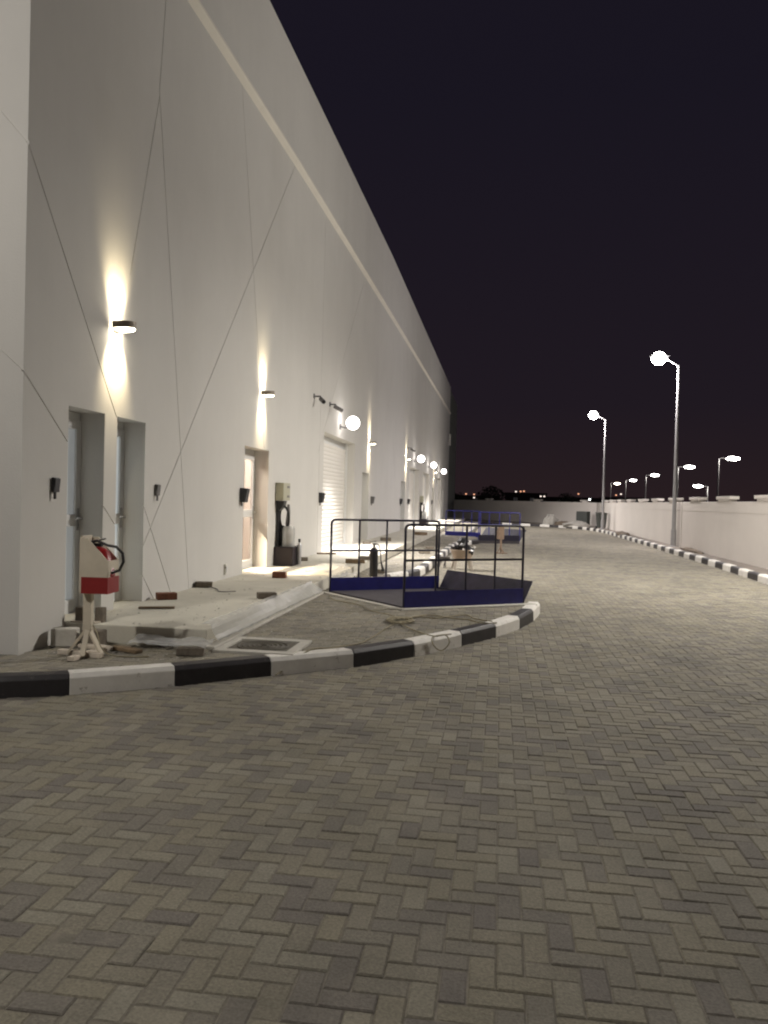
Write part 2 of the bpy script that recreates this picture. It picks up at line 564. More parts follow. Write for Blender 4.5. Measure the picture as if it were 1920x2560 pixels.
def pave(parent, poly, z, origin, n_single, mat_one, mat_many, rot=0.0, stuff_name='brick_field', outer=None, holes=()):
    C, A = herring(poly, origin, rot)
    if outer is not None:
        ok = np.ones(len(C), bool)
        for ex, ey in ((-1, -1), (1, -1), (1, 1), (-1, 1)):
            qx = C[:, 0] + np.cos(A) * ex * BL / 2 - np.sin(A) * ey * BW / 2
            qy = C[:, 1] + np.sin(A) * ex * BL / 2 + np.cos(A) * ey * BW / 2
            ok &= pt_in(qx, qy, outer)
        C, A = C[ok], A[ok]
    for hx0, hy0, hx1, hy1 in holes:
        ok = ~((C[:, 0] > hx0) & (C[:, 0] < hx1) & (C[:, 1] > hy0) & (C[:, 1] < hy1))
        C, A = C[ok], A[ok]
    n = len(C)
    score = np.zeros(n)
    for i in range(n):
        q = project((C[i, 0], C[i, 1], z))
        if q and -30 < q[0] < IW + 30 and -30 < q[1] < IH + 60:
            score[i] = 1.0 / q[2] ** 2
    order = np.argsort(-score)
    single = [i for i in order[:n_single] if score[i] > 0]
    sset = set(single)
    dz = rng.normal(0, 0.0013, n)
    tx, ty = rng.normal(0, 0.008, n), rng.normal(0, 0.008, n)
    da = rng.normal(0, 0.006, n)
    if single:
        me = bpy.data.meshes.new('brick')
        me.from_pydata([tuple(p) for p in BV], [], BF)
        me.update()
        me.materials.append(mat_one)
        for i in single:
            o = bpy.data.objects.new('brick', me)
            o.location = (C[i, 0], C[i, 1], z + dz[i])
            o.rotation_euler = (tx[i], ty[i], A[i] + da[i])
            COL.objects.link(o)
            o.parent = parent
    rest = np.array([i for i in range(n) if i not in sset])
    if len(rest):
        m = len(rest)
        ca, sa = np.cos(A[rest] + da[rest]), np.sin(A[rest] + da[rest])
        V = np.zeros((m, 12, 3))
        V[:, :, 0] = BV[None, :, 0] * ca[:, None] - BV[None, :, 1] * sa[:, None] + C[rest, 0][:, None]
        V[:, :, 1] = BV[None, :, 0] * sa[:, None] + BV[None, :, 1] * ca[:, None] + C[rest, 1][:, None]
        V[:, :, 2] = BV[None, :, 2] + z + dz[rest][:, None] + BV[None, :, 1] * tx[rest][:, None] - BV[None, :, 0] * ty[rest][:, None]
        F = (np.array(BF)[None] + (np.arange(m) * 12)[:, None, None]).reshape(-1, 4)
        me = bpy.data.meshes.new(stuff_name)
        nv, nf = m * 12, len(F)
        me.vertices.add(nv)
        me.vertices.foreach_set('co', V.reshape(-1))
        me.loops.add(nf * 4)
        me.loops.foreach_set('vertex_index', F.reshape(-1).astype(np.int32))
        me.polygons.add(nf)
        me.polygons.foreach_set('loop_start', (np.arange(nf) * 4).astype(np.int32))
        me.update(calc_edges=True)
        me.validate()
        me.polygons.foreach_set('use_smooth', np.zeros(len(me.polygons), bool))
        at = me.attributes.new('rnd', 'FLOAT', 'POINT')
        at.data.foreach_set('value', np.repeat(rng.random(m), 12).astype(np.float32))
        me.materials.append(mat_many)
        o = bpy.data.objects.new(stuff_name, me)
        o['kind'] = 'stuff'
        COL.objects.link(o)
        o.parent = parent

lo, hi, dk = (0.222, 0.206, 0.169), (0.268, 0.252, 0.203), (0.184, 0.168, 0.149)
M['pav1'] = paver_mat('paver_single', True, lo, hi, dk)
M['pavN'] = paver_mat('paver_field', False, lo, hi, dk)
lo2, hi2, dk2 = (0.260, 0.242, 0.203), (0.300, 0.282, 0.235), (0.225, 0.208, 0.182)
M['isl1'] = paver_mat('island_paver_single', True, lo2, hi2, dk2)
M['islN'] = paver_mat('island_paver_field', False, lo2, hi2, dk2)

fk = list(FRONT_KERB)
mk = [(p.x, p.y) for p in resample(MID_KERB, 0.4)]
fak = [(p.x, p.y) for p in resample(FAR_KERB, 0.6)]
rk = [(p.x, p.y) for p in resample(RIGHT_KERB, 0.6)]
road_poly = [(-6.0, -2.0), (-6.0, 4.0)] + fk + [(0.62, 11.4), (-0.9, 12.9), (-1.95, 14.4)] + mk + [(-0.72, 30.2), (-0.75, 32.5), (-1.9, 36.0)] + fak + [(-1.3, 57.2)] + rk[::-1] + [(5.3, -2.0)]
road = structure('road', 'herringbone brick paved service road')
rb = MB()
rb.add([(x, y, -0.0045) for x, y in road_poly], [tuple(range(len(road_poly) - 1, -1, -1))])
rb.build('sand_bed', M['joint'], road)
pave(road, road_poly, 0.0, (0.03, 0.02), 300, M['pav1'], M['pavN'], stuff_name='paving_bricks')

def inset(pts, d):
    out = []
    for i, p in enumerate(pts):
        a, b = pts[max(i - 1, 0)], pts[min(i + 1, len(pts) - 1)]
        L = math.hypot(b[0] - a[0], b[1] - a[1]) or 1
        out.append((p[0] - (b[1] - a[1]) / L * d, p[1] + (b[0] - a[0]) / L * d))
    return out
WX = -3.92            # face of the long facade
SLX = -2.56           # edge of the raised concrete walkway
island_poly = [(-9.0, 4.0), (-9.0, 6.15), (WX, 6.15), (WX, 6.82), (SLX, 6.82), (SLX, 11.2), (-2.36, 11.3), (-1.15, 9.92), (0.36, 10.92), (0.44, 10.95)] + inset(fk, 0.06)[::-1]
isl = structure('island_paving', 'kerbed brick paving in front of the walkway')
MB().prism(island_poly, -0.05, 0.1325).build('sand_bed', M['joint'], isl)
island_outer = [(-9.5, 4.5), (-9.5, 6.5), (-4.2, 6.5), (-4.2, 7.1), (SLX - 0.3, 7.1), (SLX - 0.3, 11.5), (-2.36, 11.5), (-1.15, 10.1), (0.36, 11.1), (0.60, 11.1)] + inset(fk, 0.035)[::-1]
pave(isl, island_poly, 0.140, (0.05, 0.07), 120, M['isl1'], M['islN'], stuff_name='paving_bricks', outer=island_outer, holes=[(-2.45, 6.70, -1.71, 7.40)])
strip_poly = [(SLX, 11.2), (-2.4, 11.4), (-0.93, 12.35), (-1.95, 14.4)] + inset(mk, 0.06) + [(-0.78, 30.0), (-1.0, 33.0), (-2.0, 36.0)] + inset(fak, 0.06) + [(-1.3, 58.5), (SLX, 60.0)]
st = structure('kerbside_paving', 'brick paving between walkway and kerb beyond the ramp')
MB().prism(strip_poly, -0.05, 0.1325).build('sand_bed', M['joint'], st)
strip_outer = [(SLX - 0.4, 11.0), (-2.2, 11.0), (-0.80, 12.25), (-1.85, 14.4)] + inset(mk, 0.035) + [(-0.70, 30.0), (-0.9, 33.0), (-1.9, 36.0)] + inset(fak, 0.035) + [(-1.2, 59), (SLX - 0.4, 60.3)]
pave(st, strip_poly, 0.140, (0.05, 0.07), 0, M['isl1'], M['islN'], stuff_name='paving_bricks', outer=strip_outer)

# verge on the right between kerb and boundary wall
vp = [(x + 0.06, y) for x, y in rk] + [(-3.9, 57.5), (-3.9, 69.3), (6.6, 55.6), (6.15, -4.0)]
vg = MB().add([(x, y, 0.115) for x, y in vp], [tuple(range(len(vp)))])
tag(vg.build('verge', M['strip']), 'dusty strip between kerb and boundary wall', None, None, 'structure')

# kerbs: alternating painted blocks, each its own piece
def kerb(name, label, pts, step, first_white, w=0.16, h=0.155, left=True):
    root = structure(name, label)
    P = resample(pts, step) if step else [Vector((p[0], p[1], 0)) for p in pts]
    white = first_white
    for a, b in zip(P, P[1:]):
        d = (b - a).normalized()
        n = Vector((-d.y, d.x, 0)) * (1 if left else -1)
        ln = (b - a).length - 0.006
        x0 = 0.003
        prof = [(0.0, -0.05), (0.006, h - 0.035), (0.032, h), (w, h), (w, -0.05)]
        m = MB()
        k = len(prof)
        jh = random.uniform(-0.003, 0.003)
        vs = []
        for t in (x0, x0 + ln):
            for (q, z) in prof:
                vs.append(a + d * t + n * q + Vector((0, 0, z + (jh if z > 0 else 0))))
        fs = [tuple(range(k)), tuple(range(2 * k - 1, k - 1, -1))] + [(i, k + i, k + (i + 1) % k, (i + 1) % k) for i in range(k)]
        m.add(vs, fs)
        m.build('white_kerb_block' if white else 'black_kerb_block', M['white_paint' if white else 'black_paint'], root, bevel=0.006)
        white = not white
    return root
kerb('front_kerb', 'black and white painted kerb curving round the near island', FRONT_KERB, 0, True)
kerb('middle_kerb', 'black and white kerb leading away beyond the near ramp', MID_KERB, 0.76, True)
kerb('far_kerb', 'distant black and white kerb beyond the far ramp', FAR_KERB, 0.76, False)
kerb('boundary_kerb', 'black and white kerb along the boundary walls', RIGHT_KERB, 0.755, True, left=False)

# ------------------------------------------------------------------ warehouse
Y0, Y1 = 6.15, 60.9
def roof_z(y):
    return float(np.interp(y, [6.15, 12.7, 20.2, 27.8, 60.9], [9.42, 9.55, 9.77, 9.98, 10.14]))
def band_z(y):
    return float(np.interp(y, [6.15, 9.6, 14.7, 30.0, 57.0, 60.9], [7.52, 7.60, 7.74, 7.95, 8.18, 8.20]))
FZ = 0.30
bld = thing('warehouse', 'long off-white warehouse with doors, roller shutters and diagonal wall grooves', 'building')
wm = MB()
ys = [Y0, 12.7, 20.2, 27.8, Y1]
vs, fs = [], []
for y in ys:
    for x, z in ((WX, -0.1), (WX, roof_z(y)), (WX - 0.42, roof_z(y)), (WX - 0.42, -0.1)):
        vs.append((x, y, z))
for i in range(len(ys) - 1):
    for j in range(4):
        fs.append((i * 4 + j, i * 4 + (j + 1) % 4, (i + 1) * 4 + (j + 1) % 4, (i + 1) * 4 + j))
fs += [(0, 3, 2, 1), tuple((len(ys) - 1) * 4 + j for j in range(4))]
wm.add(vs, fs)
wall = wm.build('facade_wall', M['wall'], bld)

DOORS = [  # y0, y1, top, kind
    (6.86, 7.54, 2.29, 'door'), (7.80, 8.47, 2.29, 'door'), (11.98, 13.29, 2.29, 'lit'),
    (17.55, 21.40, 3.0, 'shutter'), (22.66, 23.86, 2.29, 'door'), (31.77, 33.15, 2.29, 'door'),
    (34.65, 38.85, 3.0, 'shutter'), (40.8, 44.6, 3.0, 'shutter'), (46.45, 47.8, 2.29, 'door'), (49.6, 53.4, 3.0, 'shutter'), (54.6, 55.9, 2.29, 'door')]
RC = 0.245
# the cutters: openings, then the grooves
def groove_seg(pa, pb, w=0.013):
    a, b = Vector((WX, pa[0], pa[1])), Vector((WX, pb[0], pb[1]))
    d = (b - a).normalized()
    a, b = a - d * 0.004, b + d * 0.004
    return MB().bar(a, b, w, 0.034, upv=(1, 0, 0))
GR = [((6.05, 4.50), (7.78, 2.285)), ((8.40, 1.45), (9.29, 0.27)),
      ((6.05, 2.57), (6.90, 1.92)), ((7.50, 1.40), (7.84, 1.14)), ((8.43, 0.63), (8.80, 0.27)),
      ((9.84, 0.27), (8.64, 6.05)), ((8.64, 6.05), (8.80, 7.50)), ((8.655, 6.0), (8.02, 3.8)),
      ((14.55, 7.65), (8.45, 0.90)), ((11.45, 7.58), (13.0, 2.31)), ((22.4, 7.80), (17.0, 2.5)), ((17.2, 7.72), (17.1, 0.28)),
      ((29.5, 7.9), (25.2, 0.27)), ((27.0, 7.88), (30.8, 0.27))]
tmp = []
def cut(target, mb):
    o = mb.build('cutter', M['wall'])
    md = target.modifiers.new('cut', 'BOOLEAN')
    md.operation = 'DIFFERENCE'
    md.solver = 'EXACT'
    md.object = o
    tmp.append(o)
for y0, y1, top, kind in DOORS:
    cut(wall, MB().box((WX - 0.6, y0, FZ - 0.012 if False else FZ - 0.2), (WX + 0.3, y1, top)))
for a, b in GR:
    cut(wall, groove_seg(a, b))
# grooves carried round the corner on to the end face
for (z, sl) in ((4.37, 1.10), (2.50, 0.83)):
    a = Vector((WX + 0.02, Y0, z - 0.02 * sl))
    b = Vector((WX - 0.6, Y0, z + 0.6 * sl))
    cut(wall, MB().bar(a, b, 0.017, 0.034, upv=(0, 1, 0)))
bpy.context.view_layer.update()
dg = bpy.context.evaluated_depsgraph_get()
me = bpy.data.meshes.new_from_object(wall.evaluated_get(dg))
me.name = 'facade_wall'
wall.modifiers.clear()
wall.data = me
for o in tmp:
    bpy.data.objects.remove(o, do_unlink=True)

# parapet ledge with a chamfered underside
lm = MB()
ly = [Y0, 9.6, 14.7, 20.2, 30.0, 45.0, Y1]
vs, fs = [], []
for y in ly:
    z = band_z(y)
    for x, q in ((WX - 0.02, z - 0.10), (WX + 0.004, z - 0.10), (WX + 0.075, z - 0.02), (WX + 0.075, z + 0.015), (WX - 0.02, z + 0.03)):
        vs.append((x, y, q))
for i in range(len(ly) - 1):
    for j in range(5):
        fs.append((i * 5 + j, i * 5 + (j + 1) % 5, (i + 1) * 5 + (j + 1) % 5, (i + 1) * 5 + j))
fs += [(4, 3, 2, 1, 0), tuple((len(ly) - 1) * 5 + j for j in range(5))]
lm.add(vs, fs)
lm.build('parapet_ledge', M['ledge'], bld)
# the end wall round the corner, the roof, and the dark bay at the far end
MB().box((-26, Y0 + 0.003, -0.1), (WX - 0.423, Y0 + 0.42, 9.42)).build('end_wall', M['wall'], bld)
MB().box((-26, Y0 + 0.425, 9.0), (WX - 0.425, Y1, 9.2)).build('roof', M['dark_clad'], bld)
dkb = MB().box((WX - 2.5, Y1 + 0.003, -0.1), (WX - 0.02, 70.5, 9.95))
dkb.build('dark_bay', M['dark_clad'], bld)
dm = MB()
for z in (1.9, 3.8, 5.7, 7.6):
    dm.box((WX - 0.019, Y1 + 0.01, z), (WX + 0.02, 70.4, z + 0.04))
dm.build('bay_trim', M['dark_clad'], bld)
MB().box((WX - 0.02, Y1 - 0.25, 5.75), (WX + 0.11, Y1 + 0.1, 6.6)).build('corner_box', M['wall'], bld)

def door_leaf(y0, y1, top, kind, k):
    d = bpy.data.objects.new('door', None)
    COL.objects.link(d)
    d.parent = bld
    xf, xb = WX - RC, WX - RC - 0.05
    s = 0.09
    fr = MB()
    fr.box((xb, y0 + 0.002, FZ), (xf, y0 + s, top - 0.08))
    fr.box((xb, y1 - s, FZ), (xf, y1 - 0.002, top - 0.08))
    fr.box((xb, y0 + s, top - 0.08 - s), (xf, y1 - s, top - 0.08))
    fr.box((xb, y0 + s, FZ), (xf, y1 - s, FZ + 0.14))
    fr.box((xb, y0 + s, 1.16), (xf, y1 - s, 1.28))
    fr.box((xb + 0.01, y0 + 0.002, top - 0.078), (xf - 0.012, y1 - 0.002, top - 0.002))
    fr.build('door_frame', M['alu'], d, bevel=0.004)
    pm = M['glass'] if kind == 'lit' else (M['frosted1'] if k == 0 else M['frosted2'] if k == 1 else M['frosted'])
    gx0, gx1 = xb + 0.018, xb + 0.028
    MB().box((gx0, y0 + s, 1.28), (gx1, y1 - s, top - 0.08 - s)).build('glass_pane', pm, d)
    MB().box((gx0, y0 + s, FZ + 0.14), (gx1, y1 - s, 1.16)).build('glass_pane', pm, d)
    hd = MB()
    yh = y1 - s * 0.55
    hd.box((xf, yh - 0.02, 1.12), (xf + 0.008, yh + 0.02, 1.34))
    hd.tube([(xf, yh, 1.24), (xf + 0.05, yh, 1.24), (xf + 0.055, yh - 0.02, 1.24), (xf + 0.055, yh - 0.13, 1.24)], 0.011, 8)
    hd.build('door_handle', M['steel'], d, smooth=True)
    MB().box((WX - 0.42, y0 + 0.002, FZ - 0.19), (WX - 0.002, y1 - 0.002, FZ + 0.004)).build('door_sill', M['slab'], d)
    if kind != 'lit':
        MB().box((WX - 0.40, y0 + 0.003, FZ + 0.01), (WX - 0.36, y1 - 0.003, top - 0.003)).build('blind', M['mid_box'], d)

def shutter_leaf(y0, y1, top, fine):
    d = bpy.data.objects.new('roller_shutter', None)
    COL.objects.link(d)
    d.parent = bld
    x = WX - RC
    pitch = 0.095
    n = int((top - 0.06 - FZ) / pitch)
    # one curved slat
    def slat(m, z):
        prof = [(x - 0.014, z - 0.004), (x - 0.004, z + 0.010), (x, z + 0.03), (x - 0.001, z + 0.065), (x - 0.007, z + 0.086), (x - 0.016, z + pitch + 0.002)]
        k = len(prof)
        vs = [(p, y0 + 0.06, q) for p, q in prof] + [(p, y1 - 0.06, q) for p, q in prof]
        m.add(vs, [(i, i + 1, k + i + 1, k + i) for i in range(k - 1)])
    if fine:
        m = MB()
        slat(m, 0.0)
        first = m.build('slat', M['shutter'], d)
        first.location.z = FZ + 0.06
        for i in range(1, n - 1):
            o = first.copy()
            COL.objects.link(o)
            o.parent = d
            o.location.z = FZ + 0.06 + i * pitch
    else:
        m = MB()
        for i in range(n - 1):
            slat(m, FZ + 0.06 + i * pitch)
        tag(m.build('slats', M['shutter'], d), kind='stuff')
    MB().box((x - 0.035, y0 + 0.058, FZ + 0.004), (x + 0.008, y1 - 0.058, FZ + 0.06)).build('bottom_rail', M['alu'], d)
    for s, (a, b) in enumerate(((y0 + 0.002, y0 + 0.058), (y1 - 0.058, y1 - 0.002))):
        MB().box((x - 0.06, a, FZ), (x + 0.045, b, top - 0.003)).build('guide_rail', M['alu'], d)
    zt = FZ + 0.06 + (n - 1) * pitch
    MB().box((x - 0.12, y0 + 0.059, zt), (x - 0.04, y1 - 0.059, top - 0.003)).build('shutter_box', M['alu'], d)
    MB().box((WX - 0.42, y0 + 0.002, FZ - 0.19), (WX - 0.002, y1 - 0.002, FZ + 0.003)).build('door_sill', M['slab'], d)

for k, (y0, y1, top, kind) in enumerate(DOORS):
    if kind == 'shutter':
        shutter_leaf(y0, y1, top, k == 3)
    else:
        door_leaf(y0, y1, top, kind, k)

# lit lobby behind the glazed door
rm = MB()
a, b, c0, c1 = WX - 0.425, -6.4, 11.2, 15.6
rm.box((b - 0.1, c0, 0.2), (b, c1, 2.9)).box((b, c0 - 0.1, 0.2), (a, c0, 2.9)).box((b, c1, 0.2), (a, c1 + 0.1, 2.9)).box((b, c0, 2.9), (a, c1, 3.0)).box((b, c0, 0.1), (a, c1, 0.28))
rm.build('lobby_walls', M['pink_wall'], bld)
cm = MB()
cm.box((-5.3, 14.6, 0.28), (-5.05, 14.9, 2.5))
cm.build('lobby_column', M['white_paint'], bld)
lp = bpy.data.lights.new('lobby_light', 'AREA')
lp.shape = 'RECTANGLE'
lp.size, lp.size_y = 0.9, 0.9
lp.energy = 130
lp.color = (1.0, 0.90, 0.80)
lo_ = bpy.data.objects.new('lobby_light', lp)
COL.objects.link(lo_)
lo_.parent = bld
lo_.location = (-5.2, 12.6, 2.85)
ls = bpy.data.lights.new('lobby_spot', 'SPOT')
ls.energy = 1500
ls.color = (1.0, 0.86, 0.66)
ls.spot_size = math.radians(38)
ls.spot_blend = 0.5
ls.shadow_soft_size = 0.05
lso = bpy.data.objects.new('lobby_spot', ls)
COL.objects.link(lso)
lso.parent = bld
lso.location = (-5.0, 12.15, 2.25)
lso.rotation_euler = (Vector((-3.3, 12.95, 0.3)) - Vector((-5.0, 12.15, 2.25))).to_track_quat('-Z', 'Y').to_euler()

# raised concrete walkway along the wall
wk = structure('walkway', 'raised pale concrete walkway along the warehouse wall')
segs = [6.86, 9.4, 12.0, 14.6, 17.2, 19.8, 22.4, 25.0, 30, 36, 42, 48, 54, 60.6]
for a, b in zip(segs, segs[1:]):
    MB().box((WX + 0.002, a + 0.003, 0.10), (SLX, b - 0.003, FZ + random.uniform(-0.002, 0.002))).build('concrete_slab', M['slab'], wk, bevel=0.010)
MB().box((SLX - 0.02, 6.80, 0.10), (SLX + 0.10, 11.3, 0.165)).build('mortar_haunch', M['haunch'], wk, bevel=0.012)
# ------------------------------------------------------------------ boundary walls
def boundary(name, label, p0, p1, piers, pier_len):
    p0, p1 = Vector((*p0, 0)), Vector((*p1, 0))
    d = (p1 - p0).normalized()
    L = (p1 - p0).length
    root = thing(name, label, 'wall', p0, math.atan2(d.y, d.x))
    MB().box((0, -0.1, -0.1), (L, 0.1, 1.70)).build('wall_face', M['bwall'], root)
    MB().box((0, -0.104, 1.40), (L, 0.104, 1.705)).build('top_beam', M['bwall'], root, bevel=0.008)
    for t in piers:
        pr = MB().box((t - pier_len / 2, -0.16, -0.1), (t + pier_len / 2, 0.16, 1.76)).build('pier', M['bwall'], root, bevel=0.008) if False else None
        m = MB().box((t - pier_len / 2, -0.106, 1.708), (t + pier_len / 2, 0.106, 1.77))
        pr = m.build('pier', M['bwall'], root, bevel=0.006)
        c = MB().box((t - pier_len / 2 - 0.16, -0.128, 1.772), (t + pier_len / 2 + 0.16, 0.128, 1.86))
        c.build('pier_cap', M['bwall'], pr, bevel=0.01)
    return root
ry = [20.35, 24.0, 27.5, 31.0, 34.6, 38.1, 41.7, 45.2, 48.7, 52.3]
ry = [20.35 - 3.6 * k for k in range(8, 0, -1)] + ry
right_wall = boundary('boundary_wall', 'long cream boundary wall with capped piers beside the right-hand kerb', (6.15, -12.0), (6.6, 55.6), [y + 12.0 for y in ry], 1.15)
end_wall = boundary('boundary_wall', 'dim grey-looking boundary wall closing the far end of the road', (-3.90, 69.5), (6.55, 55.85), [5.0, 11.0, 16.0], 0.5)
# thin movement joint cover strip on the right wall
MB().box((29.35 + 12.0, 0.113, 0.0), (29.45 + 12.0, 0.125, 1.69)).build('joint_strip', M['bwall'], right_wall)

# ------------------------------------------------------------------ lamps
def street_lamp(loc, label, rz=0.0, H=6.45, arm=0.62, energy=P_STREET, group='street lamps of the service road', size=1.0, glow=0.19, tone=C_STREET):
    t = thing('street_lamp', label, 'street lamp', loc, rz, group)
    MB().lathe([(0.001, 0.0), (0.16, 0.0), (0.16, 0.02), (0.10, 0.03), (0.095, 0.6), (0.001, 0.6)], 16).build('pole_base', M['pole'], t, smooth=True)
    MB().lathe([(0.075, 0.02), (0.072, 1.2), (0.045, H)], 14).build('pole', M['pole'], t, smooth=True)
    MB().tube([(0.03, 0, H - 0.03), (-0.12, 0, H + 0.06), (-arm + 0.1, 0, H + 0.29)], 0.028, 8).build('arm', M['pole'], t, smooth=True)
    hx, hz = -arm - 0.05, H + 0.33
    hd = MB()
    hd.ellipsoid((hx, 0, hz + 0.02), (0.36 * size, 0.17 * size, 0.085 * size), 16, 8)
    hd.build('lamp_housing', M['lamp_head'], t, smooth=True)
    MB().ellipsoid((hx - 0.02, 0, hz - 0.07), (0.26 * size, 0.25 * size, 0.225 * size), 20, 14).build('lamp_lens', M['lens_street'], t, smooth=True)  # lens swollen to the width of the lamp's glare
    if energy > 0:
        g_ = bpy.data.lights.new('lens_glow', 'POINT')
        g_.energy = energy * glow
        g_.color = tone
        g_.shadow_soft_size = 0.12
        go = bpy.data.objects.new('lens_glow', g_)
        COL.objects.link(go)
        go.parent = t
        go.location = (hx, 0, hz - 0.44)
        l = bpy.data.lights.new('street_light', 'SPOT')
        l.energy = energy
        l.color = tone
        l.spot_size = math.radians(172)
        l.spot_blend = 0.5
        l.shadow_soft_size = 0.12
        o = bpy.data.objects.new('street_light', l)
        COL.objects.link(o)
        o.parent = t
        o.location = (hx, 0, hz - 0.42)
    return t
street_lamp((6.17, 29.9, 0.115), 'tall lit street lamp, nearer of the two inside the wall', energy=P_STREET * 0.50, glow=0.42, tone=C_STREET_FAR)
street_lamp((5.78, 46.8, 0.115), 'lit street lamp standing at the bend of the far kerb', H=6.25, energy=P_STREET * 0.42, glow=0.3, tone=C_STREET_FAR)
street_lamp((5.95, 14.6, 0.115), 'lit street lamp just beyond the right edge of the picture', energy=P_STREET * 0.74, glow=0.40)
street_lamp((-5.6, 1.2, -0.1), 'lit street lamp lighting the short end of the warehouse', rz=PI / 2, energy=P_STREET * 0.08, glow=2.4)

# lamps along the road outside the wall: 8 m poles in a straight row
far_labels = ['lit lamp beyond the wall nearest to the right edge', 'lit lamp beyond the wall seen just right of the tallest pole',
              'lit lamp beyond the wall, third from the right of the row', 'lit lamp beyond the wall, second smallest of the row', 'smallest dim lamp at the far end of the row beyond the wall']
def outside_lamp(x, y, label, rz, H=8.0, s=1.0, lens='lens_far'):
    t = thing('road_lamp', label, 'street lamp', (x, y, -0.12), rz, 'street lamps outside the boundary wall')
    MB().lathe([(0.10 * s, 0), (0.075 * s, H)], 10).build('pole', M['pole'], t, smooth=True)
    MB().tube([(0, 0, H - 0.05), (0.3, 0, H + 0.07), (1.1, 0, H + 0.10)], 0.05, 8).build('arm', M['pole'], t, smooth=True)
    MB().bar((0.9, 0, H + 0.10), (2.3, 0, H + 0.22), 0.42, 0.12).build('lamp_housing', M['lamp_head'], t, bevel=0.03)
    MB().ellipsoid((1.7, 0, H + 0.04), (0.85, 0.34, 0.24), 12, 8).build('lamp_lens', M[lens], t, smooth=True)
    l = bpy.data.lights.new('road_light', 'POINT')
    l.energy = 900
    l.color = C_STREET
    l.shadow_soft_size = 0.15
    o = bpy.data.objects.new('road_light', l)
    COL.objects.link(o)
    o.parent = t
    o.location = (1.7, 0, H - 0.5)
for k, (x, y) in enumerate(((27.3, 107), (27.4, 131), (28.8, 167), (30.3, 203), (31.0, 235))):
    outside_lamp(x, y, far_labels[k], 0.0, lens='lens_far' if k < 4 else 'lens_sconce')
outside_lamp(36.6, 150, 'lit lamp beyond the wall whose head points left', PI, H=5.55)

# wall sconces throwing light up and down
def sconce(y, z, label):
    t = thing('wall_sconce', label, 'wall lamp', (WX, y, z), 0, 'up and down wall lamps above the doors')
    MB().box((0.002, -0.06, -0.05), (0.022, 0.06, 0.05)).build('back_plate', M['bronze'], t, bevel=0.003)
    n = 14
    R, h = 0.13, 0.034
    m = MB()
    vs, fs = [], []
    for i in range(n + 1):
        a = -PI / 2 + PI * i / n
        for r, q in ((R, -h), (R, h), (R - 0.006, h), (R - 0.006, -h)):
            vs.append((0.022 + 1.45 * r * math.cos(a), r * math.sin(a), q + 0.018 * math.cos(a)))
    for i in range(n):
        for j in range(4):
            fs.append((i * 4 + j, i * 4 + (j + 1) % 4, (i + 1) * 4 + (j + 1) % 4, (i + 1) * 4 + j))
    fs += [(0, 1, 2, 3), (n * 4 + 3, n * 4 + 2, n * 4 + 1, n * 4)]
    m.add(vs, fs)
    m.build('curved_shade', M['bronze'], t, smooth=True)
    pl = [(0.024, -0.115)] + [(0.024 + 0.172 * math.cos(-PI / 2 + PI * i / 10), 0.119 * math.sin(-PI / 2 + PI * i / 10)) for i in range(1, 10)] + [(0.024, 0.115)]
    MB().prism(pl, -0.028, 0.010).build('lamp_lens', M['lens_sconce'], t)
    for s in (1, -1):
        l = bpy.data.lights.new('sconce_beam', 'SPOT')
        l.energy = P_SCONCE
        l.color = C_SCONCE
        l.spot_size = math.radians(80)
        l.spot_blend = 0.9
        l.shadow_soft_size = 0.02
        o = bpy.data.objects.new('sconce_beam', l)
        COL.objects.link(o)
        o.parent = t
        o.location = (0.20, 0, 0.045 * s - 0.005)
        o.rotation_euler = (PI if s > 0 else 0, (math.radians(38) if s < 0 else -math.radians(38)), 0)
for y, z, lb in ((7.73, 3.19, 'lit wall sconce above the two nearest doors'), (12.81, 3.19, 'lit wall sconce above the glowing glass door'),
                 (23.7, 3.19, 'lit wall sconce just past the first roller shutter globe'), (33.23, 3.24, 'lit wall sconce above the narrow door behind the ramp railing'),
                 (47.4, 3.23, 'farthest lit wall sconce, between two globe lamps')):
    sconce(y, z, lb)

# round globe lamps over the shutters, their glare built as a ball
def flood(y, z, label):
    t = thing('flood_lamp', label, 'wall lamp', (WX, y, z), 0, 'glaring globe lamps over the roller shutters')
    MB().box((0.002, -0.07, -0.16), (0.02, 0.07, -0.02)).build('back_plate', M['mid_box'], t, bevel=0.003)
    MB().tube([(0.02, 0, -0.09), (0.12, 0, -0.12), (0.22, 0, -0.10)], 0.018, 8).build('bracket', M['mid_box'], t, smooth=True)
    MB().ellipsoid((0.32, 0, 0.0), (0.165, 0.165, 0.165), 20, 12).build('glare_ball', M['flood_glare'], t, smooth=True)
    l = bpy.data.lights.new('flood_light', 'SPOT')
    l.energy = P_FLOOD
    l.color = C_FLOOD
    l.spot_size = math.radians(130)
    l.spot_blend = 0.6
    l.shadow_soft_size = 0.10
    o = bpy.data.objects.new('flood_light', l)
    COL.objects.link(o)
    o.parent = t
    o.location = (0.40, 0, -0.20)
    o.rotation_euler = (0, -math.radians(36), 0)
for y, z, lb in ((19.3, 3.36, 'bright globe lamp over the nearest roller shutter'), (36.4, 3.42, 'bright globe lamp over the second roller shutter'),
                 (43.4, 3.46, 'bright globe lamp over the third roller shutter'), (51.3, 3.43, 'farthest bright globe lamp near the dark end bay')):
    flood(y, z, lb)

